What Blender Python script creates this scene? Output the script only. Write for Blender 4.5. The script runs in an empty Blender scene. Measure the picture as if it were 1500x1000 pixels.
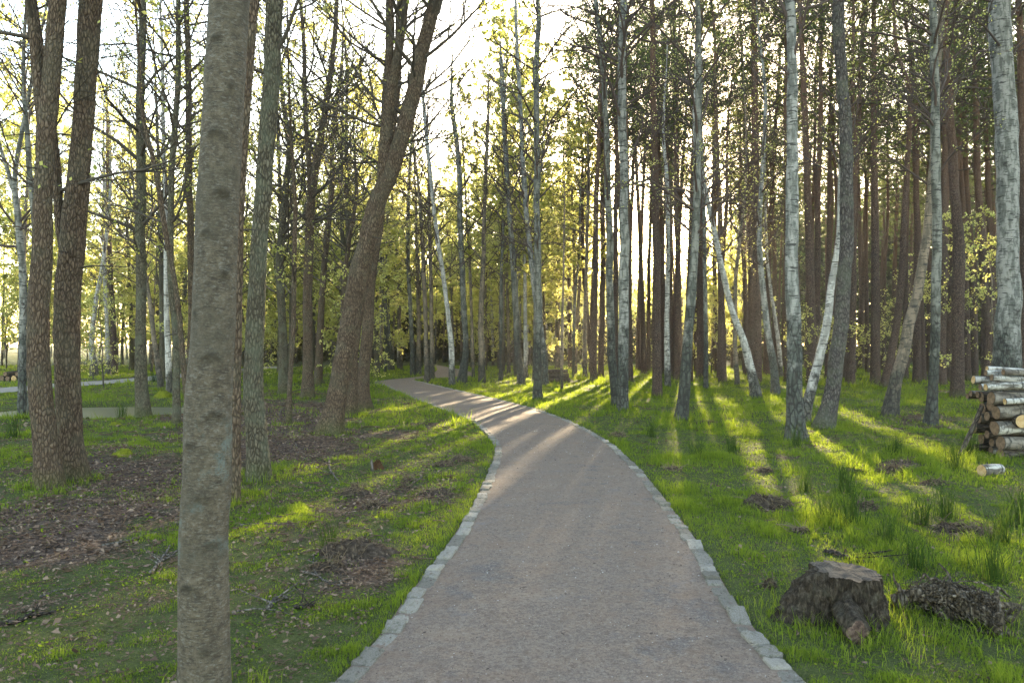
import bpy, math, random
import numpy as np
from mathutils import Vector
C = bpy.context.scene
COL = C.collection
R = math.radians
rng = np.random.default_rng(7)
random.seed(7)

# ------------------------------------------------------------------ camera, world, sun, exposure
FPX, HZ, EYE = 1167.0, 505.0, 1.65          # focal length in photo pixels, horizon row, eye height
cd = bpy.data.cameras.new("camera"); cam = bpy.data.objects.new("camera", cd); COL.objects.link(cam)
cam.location = (0, 0, EYE); cam.rotation_euler = (R(90.245), 0, 0)
cd.sensor_width = 36.0; cd.lens = 28.0; cd.clip_end = 3000
cd.dof.use_dof = True; cd.dof.focus_distance = 14.0; cd.dof.aperture_fstop = 7.0
C.camera = cam
SUN_AZ, SUN_EL = R(12.3), R(14.3)
w = bpy.data.worlds.new("World"); C.world = w; w.use_nodes = True
nt = w.node_tree; nt.nodes.clear()
sky = nt.nodes.new("ShaderNodeTexSky"); sky.sky_type = 'NISHITA'; sky.sun_disc = False
sky.sun_elevation = SUN_EL; sky.sun_rotation = SUN_AZ
sky.air_density = 1.0; sky.dust_density = 0.7; sky.ozone_density = 1.0
bg = nt.nodes.new("ShaderNodeBackground"); bg.inputs[1].default_value = 0.15
wo = nt.nodes.new("ShaderNodeOutputWorld")
nt.links.new(sky.outputs[0], bg.inputs[0]); nt.links.new(bg.outputs[0], wo.inputs[0])
sd = bpy.data.lights.new("sun", 'SUN'); sun = bpy.data.objects.new("sun", sd); COL.objects.link(sun)
sd.energy = 5.0; sd.angle = R(0.6); sd.color = (1.0, 0.86, 0.64)
sdir = Vector((math.sin(SUN_AZ)*math.cos(SUN_EL), math.cos(SUN_AZ)*math.cos(SUN_EL), math.sin(SUN_EL)))
sun.rotation_euler = (-sdir).to_track_quat('-Z', 'Y').to_euler()
C.view_settings.view_transform = 'Standard'; C.view_settings.look = 'None'
C.view_settings.gamma = 1.0; C.view_settings.use_white_balance = True; C.view_settings.white_balance_temperature = 7900; C.view_settings.white_balance_tint = 10
C.view_settings.exposure = 3.25
C.render.engine = 'CYCLES'
C.cycles.use_denoising = True
C.cycles.max_bounces = 6; C.cycles.diffuse_bounces = 3; C.cycles.glossy_bounces = 2
C.cycles.transmission_bounces = 4; C.cycles.transparent_max_bounces = 4
C.cycles.sample_clamp_indirect = 6.0

# ------------------------------------------------------------------ numeric helpers
def sstep(a, b, x):
    t = np.clip((x-a)/(b-a), 0, 1); return t*t*(3-2*t)
def _h(ix, iy, iz, s):
    n = (ix.astype(np.int64)*374761393 + iy.astype(np.int64)*668265263 + iz.astype(np.int64)*2147483647 + s*974634777) & 0xffffffff
    n = ((n ^ (n >> 13))*1274126177) & 0xffffffff
    n = n ^ (n >> 16)
    return (n & 0xffff)/65535.0
def vnoise(p, s=0):
    p = np.asarray(p, float); f = np.floor(p); u = p-f; u = u*u*(3-2*u); i = f.astype(np.int64)
    x, y, z = i[..., 0], i[..., 1], i[..., 2]; r = 0
    for a in (0, 1):
        for b in (0, 1):
            for c in (0, 1):
                wt = (u[..., 0] if a else 1-u[..., 0])*(u[..., 1] if b else 1-u[..., 1])*(u[..., 2] if c else 1-u[..., 2])
                r = r + wt*_h(x+a, y+b, z+c, s)
    return r
def fbm(p, s=0, o=3):
    p = np.asarray(p, float); r = 0; a = 0.5; t = 0
    for k in range(o):
        r = r + a*vnoise(p*(2.03**k), s+17*k); t += a; a *= 0.5
    return r/t
def fbm2(x, y, s=0, o=3):
    return fbm(np.stack([x, y, np.zeros_like(x)+0.37], -1), s, o)
def catmull(P, n):
    P = np.asarray(P, float); m = len(P)
    t = np.concatenate([[0], np.cumsum(np.maximum(1e-6, np.linalg.norm(np.diff(P[:, :3], axis=0), axis=1)))]); t /= t[-1]
    q = np.linspace(0, 1, n)
    T = np.gradient(P, t, axis=0) if m > 2 else np.repeat((P[1:]-P[:1]), 2, 0)
    k = np.clip(np.searchsorted(t, q, 'right')-1, 0, m-2)
    h = (t[k+1]-t[k])[:, None]; u = ((q-t[k])[:, None])/h
    a, b, ta, tb = P[k], P[k+1], T[k], T[k+1]
    return (2*u**3-3*u**2+1)*a + (u**3-2*u**2+u)*h*ta + (-2*u**3+3*u**2)*b + (u**3-u**2)*h*tb
def unit(v):
    return v/np.maximum(1e-9, np.linalg.norm(v, axis=-1, keepdims=True))
def gnd(px, py):                       # photo pixel on flat ground -> world x, y
    d = FPX*EYE/(py-HZ); return np.array([(px-750)*d/FPX, d])

# ------------------------------------------------------------------ mesh helpers
def mesh_of(name, V, F, mats, smooth=True, rnd=None, attrs=None, midx=None):
    """V (n,3); F list of (m,k) int arrays"""
    V = np.asarray(V, np.float32); F = [np.asarray(f, np.int32) for f in F if len(f)]
    me = bpy.data.meshes.new(name)
    me.vertices.add(len(V)); me.vertices.foreach_set("co", V.ravel())
    lo = np.concatenate([f.ravel() for f in F]); cnt = np.concatenate([np.full(len(f), f.shape[1], np.int32) for f in F])
    me.loops.add(len(lo)); me.loops.foreach_set("vertex_index", lo.astype(np.int32))
    st = np.concatenate([[0], np.cumsum(cnt)[:-1]]).astype(np.int32)
    me.polygons.add(len(cnt)); me.polygons.foreach_set("loop_start", st)
    try: me.polygons.foreach_set("loop_total", cnt)
    except Exception: pass
    me.polygons.foreach_set("use_smooth", np.full(len(cnt), bool(smooth)))
    if midx is not None: me.polygons.foreach_set("material_index", np.asarray(midx, np.int32))
    me.update(calc_edges=True)
    for m in (mats if isinstance(mats, (list, tuple)) else [mats]): me.materials.append(m)
    at = dict(attrs or {})
    if rnd is not None: at['rnd'] = rnd
    for k, a in at.items():
        t = me.attributes.new(k, 'FLOAT', 'POINT'); t.data.foreach_set("value", np.asarray(a, np.float32))
    return me
def link(name, me, parent=None):
    o = bpy.data.objects.new(name, me); COL.objects.link(o)
    if parent is not None: o.parent = parent
    return o
def tag(o, label=None, cat=None, group=None, kind=None):
    for k, v in (("label", label), ("category", cat), ("group", group), ("kind", kind)):
        if v: o[k] = v
    return o
def thing(name, loc, label, cat, group=None, rz=0):
    o = bpy.data.objects.new(name, None); COL.objects.link(o); o.location = tuple(loc); o.rotation_euler = (0, 0, rz)
    o.empty_display_size = 0.2
    return tag(o, label, cat, group)
def copy_tree(o, parent=None):
    c = o.copy(); COL.objects.link(c)
    if parent is not None: c.parent = parent
    for ch in list(KIDS.get(o.name, [])): copy_tree(ch, c)
    return c
KIDS = {}
def part(name, me, parent):
    o = link(name, me, parent); KIDS.setdefault(parent.name, []).append(o); return o
class Acc:                              # collects pieces of one mesh
    def __init__(s): s.V = []; s.F = {}; s.n = 0; s.r = []; s.mi = {}
    def add(s, V, F, rnd=None, mi=0):
        V = np.asarray(V, float).reshape(-1, 3)
        for f in (F if isinstance(F, list) else [F]):
            f = np.asarray(f)
            s.F.setdefault((f.shape[1], mi), []).append(f+s.n)
        s.V.append(V); s.n += len(V)
        s.r.append(np.full(len(V), 0.5) if rnd is None else np.broadcast_to(rnd, (len(V),)))
    def mesh(s, name, mats, smooth=True):
        ks = sorted(s.F); F = [np.concatenate(s.F[k]) for k in ks]
        mi = np.concatenate([np.full(len(f), k[1]) for f, k in zip(F, ks)])
        return mesh_of(name, np.concatenate(s.V), F, mats, smooth, rnd=np.concatenate(s.r), midx=mi)
def tubes(P, Rr, sides=5, cap=False):
    P = np.asarray(P, float); Rr = np.asarray(Rr, float); N, K, _ = P.shape
    T = unit(np.gradient(P, axis=1)); mt = unit(P[:, -1]-P[:, 0])
    ref = np.where(np.abs(mt[:, 2:3]) < 0.8, np.array([[0, 0, 1.]]), np.array([[1., 0, 0]]))[:, None, :]
    U = unit(np.cross(T, ref)); W = np.cross(T, U)
    a = np.linspace(0, 2*np.pi, sides, endpoint=False)
    V = P[:, :, None, :] + Rr[:, :, None, None]*(np.cos(a)[None, None, :, None]*U[:, :, None, :] + np.sin(a)[None, None, :, None]*W[:, :, None, :])
    base = (np.arange(N)*K*sides)[:, None, None] + (np.arange(K-1)*sides)[None, :, None]
    j = np.arange(sides)[None, None, :]; j2 = (j+1) % sides
    F = np.stack([base+j, base+j2, base+sides+j2, base+sides+j], -1).reshape(-1, 4)
    out = [F]
    if cap:
        e0 = (np.arange(N)*K*sides)[:, None] + np.arange(sides)[None, ::-1]
        e1 = (np.arange(N)*K*sides + (K-1)*sides)[:, None] + np.arange(sides)[None, :]
        out += [np.concatenate([e0, e1])]
    return V.reshape(-1, 3), out
def leaf_quads(c, size, aspect=0.6, nrm=None, r=rng, axis=None):
    n = len(c)
    a = unit(r.normal(size=(n, 3))) if axis is None else unit(axis)
    b = unit(np.cross(a, unit(r.normal(size=(n, 3))) if nrm is None else nrm))
    s = np.asarray(size).reshape(-1, 1)*np.ones((n, 1))
    V = np.stack([c-a*s, c+b*s*aspect-a*s*0.1, c+a*s, c-b*s*aspect-a*s*0.1], 1).reshape(-1, 3)
    F = np.arange(4*n).reshape(-1, 4)
    return V, F, np.repeat(r.random(n), 4)

# ------------------------------------------------------------------ materials
class G:
    def __init__(s, name):
        s.m = bpy.data.materials.new(name); s.m.use_nodes = True; s.t = s.m.node_tree; s.t.nodes.clear()
        s.out = s.t.nodes.new("ShaderNodeOutputMaterial")
    def n(s, typ, ins=None, **props):
        nd = s.t.nodes.new("ShaderNode"+typ)
        for k, v in props.items(): setattr(nd, k, v)
        for k, v in (ins or {}).items():
            if isinstance(v, bpy.types.NodeSocket): s.t.links.new(v, nd.inputs[k])
            else:
                if isinstance(v, tuple) and len(v) == 3 and nd.inputs[k].type == 'RGBA': v = (*v, 1)
                nd.inputs[k].default_value = v
        return nd
    def ramp(s, fac, stops, interp='LINEAR'):
        nd = s.t.nodes.new("ShaderNodeValToRGB"); cr = nd.color_ramp; cr.interpolation = interp
        while len(cr.elements) < len(stops): cr.elements.new(0.5)
        for e, (p, c) in zip(cr.elements, stops):
            e.position = p; e.color = (c, c, c, 1) if not isinstance(c, tuple) else (*c, 1)
        s.t.links.new(fac, nd.inputs[0]); return nd.outputs[0]
    def mix(s, f, a, b, mode='MIX'):
        nd = s.t.nodes.new("ShaderNodeMix"); nd.data_type = 'RGBA'; nd.blend_type = mode
        for k, v in ((0, f), (6, a), (7, b)):
            if isinstance(v, bpy.types.NodeSocket): s.t.links.new(v, nd.inputs[k])
            else: nd.inputs[k].default_value = (*v, 1) if isinstance(v, tuple) else v
        return nd.outputs[2]
    def math(s, op, a, b=0.0, clamp=False):
        nd = s.t.nodes.new("ShaderNodeMath"); nd.operation = op; nd.use_clamp = clamp
        for k, v in ((0, a), (1, b)):
            if isinstance(v, bpy.types.NodeSocket): s.t.links.new(v, nd.inputs[k])
            else: nd.inputs[k].default_value = v
        return nd.outputs[0]
    def coords(s, scale=(1, 1, 1), rand=True):
        tc = s.n("TexCoord"); v = tc.outputs['Object']
        if rand:
            oi = s.n("ObjectInfo"); k = s.math('MULTIPLY', oi.outputs['Random'], 37.0)
            cx = s.n("CombineXYZ", {0: k, 1: k, 2: k})
            v = s.n("VectorMath", {0: v, 1: cx.outputs[0]}, operation='ADD').outputs[0]
        mp = s.n("Mapping", {'Vector': v, 'Scale': scale}); return mp.outputs[0]
    def noise(s, v, scale, detail=4, rough=0.55, dist=0.0):
        return s.n("TexNoise", {'Vector': v, 'Scale': scale, 'Detail': detail, 'Roughness': rough, 'Distortion': dist}).outputs[0]
    def voro(s, v, scale, feat='F1', out=0):
        return s.n("TexVoronoi", {'Vector': v, 'Scale': scale}, feature=feat).outputs[out]
    def attr(s, name):
        return s.n("Attribute", attribute_name=name).outputs['Fac']
    def z(s):
        tc = s.n("TexCoord"); sp = s.n("SeparateXYZ", {0: tc.outputs['Object']}); return sp.outputs[2]
    def bsdf(s, col, rough=0.9, bump=None, bstr=0.5, bdist=0.02, spec=0.2):
        p = s.n("BsdfPrincipled", {'Roughness': rough, 'Specular IOR Level': spec})
        if isinstance(col, tuple): p.inputs['Base Color'].default_value = (*col, 1)
        else: s.t.links.new(col, p.inputs['Base Color'])
        if bump is not None:
            b = s.n("Bump", {'Height': bump, 'Strength': bstr, 'Distance': bdist}); s.t.links.new(b.outputs[0], p.inputs['Normal'])
        s.t.links.new(p.outputs[0], s.out.inputs[0]); return s.m
    def leaf(s, col, trans=0.5, tcol=None):
        a = s.n("BsdfDiffuse", {'Color': col}); b = s.n("BsdfTranslucent", {'Color': tcol or col})
        m = s.n("MixShader", {0: trans, 1: a.outputs[0], 2: b.outputs[0]})
        s.t.links.new(m.outputs[0], s.out.inputs[0]); return s.m

def rough_bark(name, dark, mid, light, sc=16, zs=0.22, green=0.0, topcol=None, topz=(6, 10), moss=0.45):
    g = G(name); v = g.coords((1, 1, zs)); v1 = g.coords((1, 1, 1))
    n1 = g.noise(v, sc, 6, 0.62, 0.6); vo = g.voro(v, sc*0.85, 'DISTANCE_TO_EDGE')
    crack = g.ramp(vo, [(0.0, 0.0), (0.22, 1.0)])
    big = g.noise(v1, 1.7, 3)
    c = g.ramp(n1, [(0.28, dark), (0.5, mid), (0.75, light)])
    c = g.mix(g.math('MULTIPLY', g.math('SUBTRACT', 1.0, crack), 0.75), c, tuple(x*0.22 for x in dark))
    c = g.mix(g.math('MULTIPLY', g.ramp(big, [(0.4, 0.0), (0.65, 1.0)]), 0.35), c, tuple(x*0.6 for x in mid))
    if green:
        gm = g.math('MULTIPLY', g.ramp(g.noise(v1, 4.0, 4), [(0.45, 0.0), (0.62, 1.0)]), green)
        c = g.mix(gm, c, (0.10, 0.108, 0.075))
    if topcol:
        t = g.ramp(g.math('DIVIDE', g.z(), 20.0), [(topz[0]/20, 0.0), (topz[1]/20, 1.0)])
        c = g.mix(g.math('MULTIPLY', t, 0.85), c, g.ramp(n1, [(0.3, tuple(x*0.55 for x in topcol)), (0.7, topcol)]))
    mz = g.z(); mm = g.ramp(g.math('ADD', mz, g.math('MULTIPLY', big, 0.5)), [(0.22, 1.0), (0.55, 0.0)])
    c = g.mix(g.math('MULTIPLY', mm, moss), c, (0.06, 0.08, 0.02))
    h = g.math('ADD', g.math('MULTIPLY', crack, 0.8), g.math('MULTIPLY', n1, 0.7))
    return g.bsdf(c, 0.95, h, 0.9, 0.02, 0.1)
def birch_bark(name, white=(0.26, 0.252, 0.23), grey=(0.075, 0.08, 0.068), lowgrey=2.2, patch=0.8):
    g = G(name); vh = g.coords((1, 1, 5.0)); v1 = g.coords((1, 1, 1)); vv = g.coords((1, 1, 0.35))
    z = g.z()
    n = g.noise(v1, 3.2, 5, 0.6); dash = g.noise(vh, 5.5, 4, 0.6, 0.3); fine = g.noise(vh, 22, 3)
    c = g.ramp(fine, [(0.25, tuple(x*0.72 for x in white)), (0.7, white)])
    low = g.ramp(g.math('ADD', g.math('DIVIDE', z, lowgrey*2.0), g.math('MULTIPLY', g.math('SUBTRACT', n, 0.5), 1.1)), [(0.32, 1.0), (0.56, 0.0)])
    pk = g.ramp(g.noise(vv, 9.0, 5, 0.6, 0.4), [(0.44, 0.0), (0.56, 1.0)])
    gm = g.math('MAXIMUM', low, g.math('MULTIPLY', pk, patch))
    c = g.mix(gm, c, g.ramp(g.noise(vv, 20, 4), [(0.3, tuple(x*0.5 for x in grey)), (0.6, grey), (0.8, tuple(x*1.7 for x in grey))]))
    c = g.mix(g.math('MULTIPLY', g.ramp(dash, [(0.55, 0.0), (0.62, 1.0)]), 0.9), c, (0.03, 0.028, 0.025))
    cr = g.voro(vv, 13, 'DISTANCE_TO_EDGE'); crk = g.math('MULTIPLY', g.ramp(cr, [(0.0, 1.0), (0.14, 0.0)]), low)
    c = g.mix(crk, c, (0.022, 0.02, 0.018))
    h = g.math('SUBTRACT', g.math('MULTIPLY', n, 0.5), g.math('ADD', crk, g.math('MULTIPLY', dash, 0.3)))
    return g.bsdf(c, 0.85, h, 0.7, 0.02, 0.2)
M = {}
M['alder'] = rough_bark("alder_bark", (0.045, 0.031, 0.022), (0.115, 0.08, 0.056), (0.22, 0.16, 0.115), 40, 0.36, 0.2)
M['mossalder'] = rough_bark("lichen_alder_bark", (0.04, 0.033, 0.023), (0.105, 0.09, 0.064), (0.2, 0.175, 0.125), 38, 0.36, 0.5)
M['pine'] = rough_bark("pine_bark", (0.04, 0.028, 0.024), (0.10, 0.068, 0.055), (0.17, 0.12, 0.098), 30, 0.45, 0.08, (0.17, 0.095, 0.06), (5, 11))
M['lean'] = rough_bark("grey_pine_bark", (0.035, 0.03, 0.028), (0.095, 0.082, 0.074), (0.18, 0.16, 0.145), 28, 0.4, 0.4)
M['birch'] = birch_bark("birch_bark")
M['greybirch'] = birch_bark("grey_birch_bark", (0.19, 0.185, 0.16), (0.062, 0.064, 0.052), 2.6, 0.85)
M['palebirch'] = birch_bark("pale_birch_bark", (0.42, 0.40, 0.365), (0.10, 0.095, 0.08), 1.0, 0.55)
M['tanbirch'] = birch_bark("tan_birch_bark", (0.21, 0.16, 0.115), (0.075, 0.068, 0.052), 1.2, 0.7)
M['branch'] = G("branch_bark").bsdf((0.055, 0.045, 0.035), 0.95)
M['pinebranch'] = G("pine_branch_bark").bsdf((0.07, 0.05, 0.038), 0.95)
M['birchbranch'] = G("birch_branch_bark").bsdf((0.07, 0.05, 0.042), 0.95)
def leafmat(name, stops, trans, tstops=None):
    g = G(name); oi = g.n("ObjectInfo")
    f = g.math('ADD', g.math('MULTIPLY', g.attr('rnd'), 0.75), g.math('MULTIPLY', oi.outputs['Random'], 0.25))
    c = g.ramp(f, stops); t = g.ramp(f, tstops) if tstops else None
    return g.leaf(c, trans, t)
M['birchleaf'] = leafmat("spring_birch_leaf", [(0.1, (0.10, 0.13, 0.03)), (0.5, (0.16, 0.185, 0.045)), (0.95, (0.22, 0.22, 0.06))], 0.74,
                         [(0.1, (0.46, 0.50, 0.13)), (0.5, (0.68, 0.67, 0.22)), (0.95, (0.80, 0.77, 0.32))])
M['alderleaf'] = leafmat("spring_alder_leaf", [(0.1, (0.10, 0.125, 0.03)), (0.9, (0.19, 0.19, 0.05))], 0.55,
                         [(0.1, (0.38, 0.42, 0.10)), (0.95, (0.72, 0.68, 0.24))])
M['needle'] = leafmat("pine_needle", [(0.1, (0.024, 0.042, 0.018)), (0.6, (0.045, 0.072, 0.028)), (0.95, (0.08, 0.10, 0.036))], 0.45,
                      [(0.1, (0.12, 0.17, 0.05)), (0.95, (0.30, 0.32, 0.09))])

# ------------------------------------------------------------------ the path edges (measured on the photo, laid out on the ground)
PAIRS = [((490, 1000), (1180, 1000)), ((545, 945), (1125, 945)), ((592, 880), (1075, 880)), ((640, 820), (1040, 820)),
         ((690, 745), (992, 755)), ((716, 690), (942, 693)), ((725, 660), (895, 650)), ((714, 638), (845, 622)),
         ((690, 618), (790, 601)), ((640, 597), (715, 582)), ((595, 579), (650, 567)), ((562, 564.5), (618, 559.5)),
         ((549, 559.5), (607, 557.3)), ((570, 556), (608, 556.2)), ((599, 553.3), (626, 554.6)), ((628, 549.5), (680, 552)),
         ((637, 545), (692, 547)), ((640, 541), (678, 542)), ((636, 537.5), (658, 538)), ((618, 533.5), (634, 533.5))]
EL = np.array([gnd(*a) for a, b in PAIRS]); ER = np.array([gnd(*b) for a, b in PAIRS])
dl, dr = EL[0]-EL[1], ER[0]-ER[1]
EL = np.vstack([EL[0]+dl*9, EL[0]+dl*4, EL]); ER = np.vstack([ER[0]+dr*9, ER[0]+dr*4, ER])
def spl2(E, n):
    return catmull(np.column_stack([E, np.zeros(len(E))]), n)[:, :2]
tpar = np.concatenate([[0], np.cumsum(np.linalg.norm(np.diff((EL+ER)/2, axis=0), axis=1))])
def along(E, n):
    q = np.linspace(0, tpar[-1], n); out = []
    T = np.gradient(E, tpar, axis=0); k = np.clip(np.searchsorted(tpar, q, 'right')-1, 0, len(tpar)-2)
    h = (tpar[k+1]-tpar[k])[:, None]; u = (q-tpar[k])[:, None]/h
    return (2*u**3-3*u**2+1)*E[k]+(u**3-2*u**2+u)*h*T[k]+(-2*u**3+3*u**2)*E[k+1]+(u**3-u**2)*h*T[k+1]
PL, PR = along(EL, 340), along(ER, 340)
FAR_PATH = np.array([gnd(*p) for p in [(26, 570.5), (126, 562.3), (200, 557), (266, 550), (340, 543.5), (415, 537.5)]])
FAR_PATH = np.vstack([FAR_PATH[0]+(FAR_PATH[0]-FAR_PATH[1])*2.5, FAR_PATH])
FP = spl2(FAR_PATH, 60); ft = unit(np.gradient(FP, axis=0)); fn = np.column_stack([-ft[:, 1], ft[:, 0]])
FPL, FPR = FP+fn*1.15, FP-fn*1.15
def sdf_poly(X, Y, L, Rr):
    poly = np.vstack([L, Rr[::-1]]); D = np.full(X.shape, 1e9); ins = np.zeros(X.shape, bool)
    for i in range(len(poly)):
        a, b = poly[i], poly[(i+1) % len(poly)]; ab = b-a; l2 = max(1e-9, ab@ab)
        t = np.clip(((X-a[0])*ab[0]+(Y-a[1])*ab[1])/l2, 0, 1)
        D = np.minimum(D, (X-a[0]-t*ab[0])**2+(Y-a[1]-t*ab[1])**2)
        if a[1] != b[1]:
            c = ((a[1] > Y) != (b[1] > Y)) & (X < (b[0]-a[0])*(Y-a[1])/(b[1]-a[1])+a[0]); ins ^= c
    return np.where(ins, -1, 1)*np.sqrt(D)
GX0, GY0, GS = -46.0, -6.0, 0.16
gx = np.arange(GX0, 16, GS); gy = np.arange(GY0, 90, GS); XX, YY = np.meshgrid(gx, gy)
SDM = sdf_poly(XX, YY, PL[::2], PR[::2]); SDG = np.minimum(SDM, sdf_poly(XX, YY, FPL, FPR))
def look(Gd, x, y):
    u = np.clip((x-GX0)/GS, 0, len(gx)-1.001); v = np.clip((y-GY0)/GS, 0, len(gy)-1.001)
    i = u.astype(int); j = v.astype(int); fu = u-i; fv = v-j
    r = (Gd[j, i]*(1-fu)+Gd[j, i+1]*fu)*(1-fv)+(Gd[j+1, i]*(1-fu)+Gd[j+1, i+1]*fu)*fv
    out = np.maximum(0, np.maximum(x-gx[-1], GX0-x))+np.maximum(0, np.maximum(y-gy[-1], GY0-y))
    return r+out
def sdpath(x, y): return look(SDG, np.asarray(x, float), np.asarray(y, float))
POND = gnd(150, 597)
def pond_r(x, y):
    return ((x-POND[0]-0.2)/2.9)**2+((y-POND[1])/2.3)**2
def height(x, y):
    x = np.asarray(x, float); y = np.asarray(y, float); s = sdpath(x, y)
    a = 0.16*(fbm2(x*0.33, y*0.33, 3)-0.5)+0.10*(fbm2(x*1.3, y*1.3, 5)-0.5)+0.035*(fbm2(x*4.5, y*4.5, 9, 2)-0.5)
    a = a*(0.12+0.88*sstep(0.1, 1.6, s))+0.012
    a = a-0.055*sstep(0.06, -0.1, s)
    return a-0.5*np.exp(-pond_r(x, y)**2)
def H1(x, y): return float(height(np.array([x]), np.array([y]))[0])
BLOBS = [(420, 635, 130, 45, .75), (230, 695, 150, 36, .55), (120, 750, 140, 25, .45), (330, 612, 80, 25, .5), (50, 800, 120, 30, .45), (520, 820, 60, 42, .55),
         (540, 735, 42, 22, .5), (650, 728, 50, 14, .4), (600, 640, 45, 18, .25), (130, 900, 150, 60, .32), (440, 930, 70, 45, .35), (660, 622, 40, 12, .3), (260, 800, 180, 50, .2),
         (1310, 690, 40, 12, .6), (1125, 742, 45, 14, .6), (1410, 783, 70, 13, .6), (1265, 748, 30, 10, .5), (1215, 640, 60, 16, .4), (1340, 618, 80, 18, .55), (1400, 568, 60, 20, .5), (1165, 660, 60, 14, .35), (1400, 890, 60, 30, .3)]
def litter(x, y):
    x = np.asarray(x, float); y = np.maximum(np.asarray(y, float), 1.0)
    px = 750+x*FPX/y; py = HZ+FPX*EYE/y
    b = np.where(px < 700, 0.16, 0.02)+0.0*x
    b = b+0.22*sstep(34, 60, y)*sstep(900, 1150, px)
    for cx, cy, rx, ry, s in BLOBS:
        b = b+s*np.exp(-((px-cx)/rx)**2-((py-cy)/ry)**2)
    n = fbm2(x*1.1, y*1.1, 21, 4)
    return sstep(0.36, 0.76, b+(n-0.5)*1.05+(fbm2(x*4.3, y*4.3, 77, 2)-0.5)*0.55+0.10)

# ------------------------------------------------------------------ ground, paths, water
def warp(n, a, b, mid, k):
    t = np.linspace(-1, 1, n); s = np.sinh(k*t)/np.sinh(k); return np.where(s < 0, mid+s*(mid-a), mid+s*(b-mid))
def ground():
    xs = np.unique(np.concatenate([np.linspace(-14, 14, 330), warp(60, -900, 900, 0, 4.5)]))
    ys = np.unique(np.concatenate([np.linspace(-4, 30, 340), 30+np.linspace(0, 1, 80)**2.2*1400, -4-np.linspace(0, 1, 14)**2*200]))
    X, Y = np.meshgrid(xs, ys); Z = height(X, Y); n, m = X.shape
    idx = np.arange(n*m).reshape(n, m)
    F = np.stack([idx[:-1, :-1], idx[:-1, 1:], idx[1:, 1:], idx[1:, :-1]], -1).reshape(-1, 4)
    g = G("forest_soil"); v = g.coords((1, 1, 1), False); a = g.attr('litter')
    n1 = g.noise(v, 9, 6, 0.65); n2 = g.noise(v, 60, 4, 0.6); n3 = g.noise(v, 1.3, 4)
    gc = g.ramp(n1, [(0.3, (0.03, 0.035, 0.014)), (0.5, (0.045, 0.06, 0.018)), (0.62, (0.06, 0.072, 0.024)), (0.8, (0.085, 0.07, 0.045))])
    vc = g.n("TexVoronoi", {'Vector': v, 'Scale': 48.0}); vr = g.n("SeparateColor", {0: vc.outputs['Color']}).outputs[0]
    lc = g.ramp(vr, [(0.0, (0.05, 0.034, 0.026)), (0.5, (0.105, 0.072, 0.055)), (1.0, (0.19, 0.14, 0.11))])
    lc = g.mix(g.ramp(n1, [(0.4, 0.0), (0.62, 1.0)]), lc, (0.035, 0.024, 0.018))
    gc = g.mix(g.math('MULTIPLY', g.ramp(n2, [(0.45, 0.0), (0.62, 1.0)]), 0.55), gc, (0.10, 0.105, 0.045))
    n5 = g.noise(v, 130, 3, 0.7); gc = g.mix(g.math('MULTIPLY', g.ramp(n5, [(0.5, 0.0), (0.62, 1.0)]), 0.6), gc, (0.022, 0.018, 0.012))
    lc = g.mix(g.math('MULTIPLY', g.ramp(n5, [(0.5, 0.0), (0.62, 1.0)]), 0.6), lc, (0.02, 0.014, 0.010))
    c = g.mix(a, gc, lc)
    mat = g.bsdf(c, 1.0, g.math('ADD', n1, n2), 0.6, 0.04, 0.05)
    me = mesh_of("ground", np.stack([X, Y, Z], -1).reshape(-1, 3), [F], mat, True, attrs={'litter': litter(X, Y).ravel()})
    tag(link("ground", me), "mossy woodland floor of soil and grass", None, None, "structure")
ground()
def strip(name, L, Rr, cols, z, mat, label):
    n = len(L); t = np.linspace(0, 1, cols); P = L[:, None, :]*(1-t)[None, :, None]+Rr[:, None, :]*t[None, :, None]
    Z = z+0.02*np.sin(np.pi*t)[None, :]*np.ones((n, 1))+0.008*(fbm2(P[..., 0]*2.2, P[..., 1]*2.2, 31)-0.5)
    idx = np.arange(n*cols).reshape(n, cols)
    F = np.stack([idx[:-1, :-1], idx[:-1, 1:], idx[1:, 1:], idx[1:, :-1]], -1).reshape(-1, 4)
    me = mesh_of(name, np.dstack([P, Z[..., None]]).reshape(-1, 3), [F], mat)
    return tag(link(name, me), label, None, None, "structure")
g = G("gravel"); v = g.coords((1, 1, 1), False)
n1 = g.noise(v, 1.5, 7, 0.68); n2 = g.noise(v, 120, 4, 0.75); n3 = g.noise(v, 6.0, 5, 0.7)
vc = g.n("TexVoronoi", {'Vector': v, 'Scale': 150.0}); vr = g.n("SeparateColor", {0: vc.outputs['Color']}).outputs[0]
c = g.ramp(n1, [(0.36, (0.15, 0.135, 0.13)), (0.46, (0.27, 0.198, 0.15)), (0.54, (0.225, 0.178, 0.148)), (0.66, (0.34, 0.252, 0.188))])
c = g.mix(0.55, c, g.ramp(n2, [(0.3, (0.07, 0.057, 0.05)), (0.5, (0.2, 0.165, 0.14)), (0.7, (0.40, 0.34, 0.29))]), 'OVERLAY')
c = g.mix(0.3, c, g.ramp(vr, [(0.0, (0.05, 0.047, 0.05)), (0.5, (0.17, 0.132, 0.108)), (1.0, (0.34, 0.28, 0.23))]))
n4 = g.noise(v, 2.4, 6, 0.7); n6 = g.noise(v, 34, 5, 0.75)
c = g.mix(g.math('MULTIPLY', g.ramp(n6, [(0.5, 0.0), (0.64, 1.0)]), 0.6), c, (0.085, 0.058, 0.042))
c = g.mix(g.math('MULTIPLY', g.ramp(n6, [(0.34, 1.0), (0.46, 0.0)]), 0.45), c, (0.27, 0.225, 0.185))
c = g.mix(g.math('MULTIPLY', g.ramp(n4, [(0.52, 0.0), (0.66, 1.0)]), 0.5), c, (0.18, 0.118, 0.082))
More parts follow.
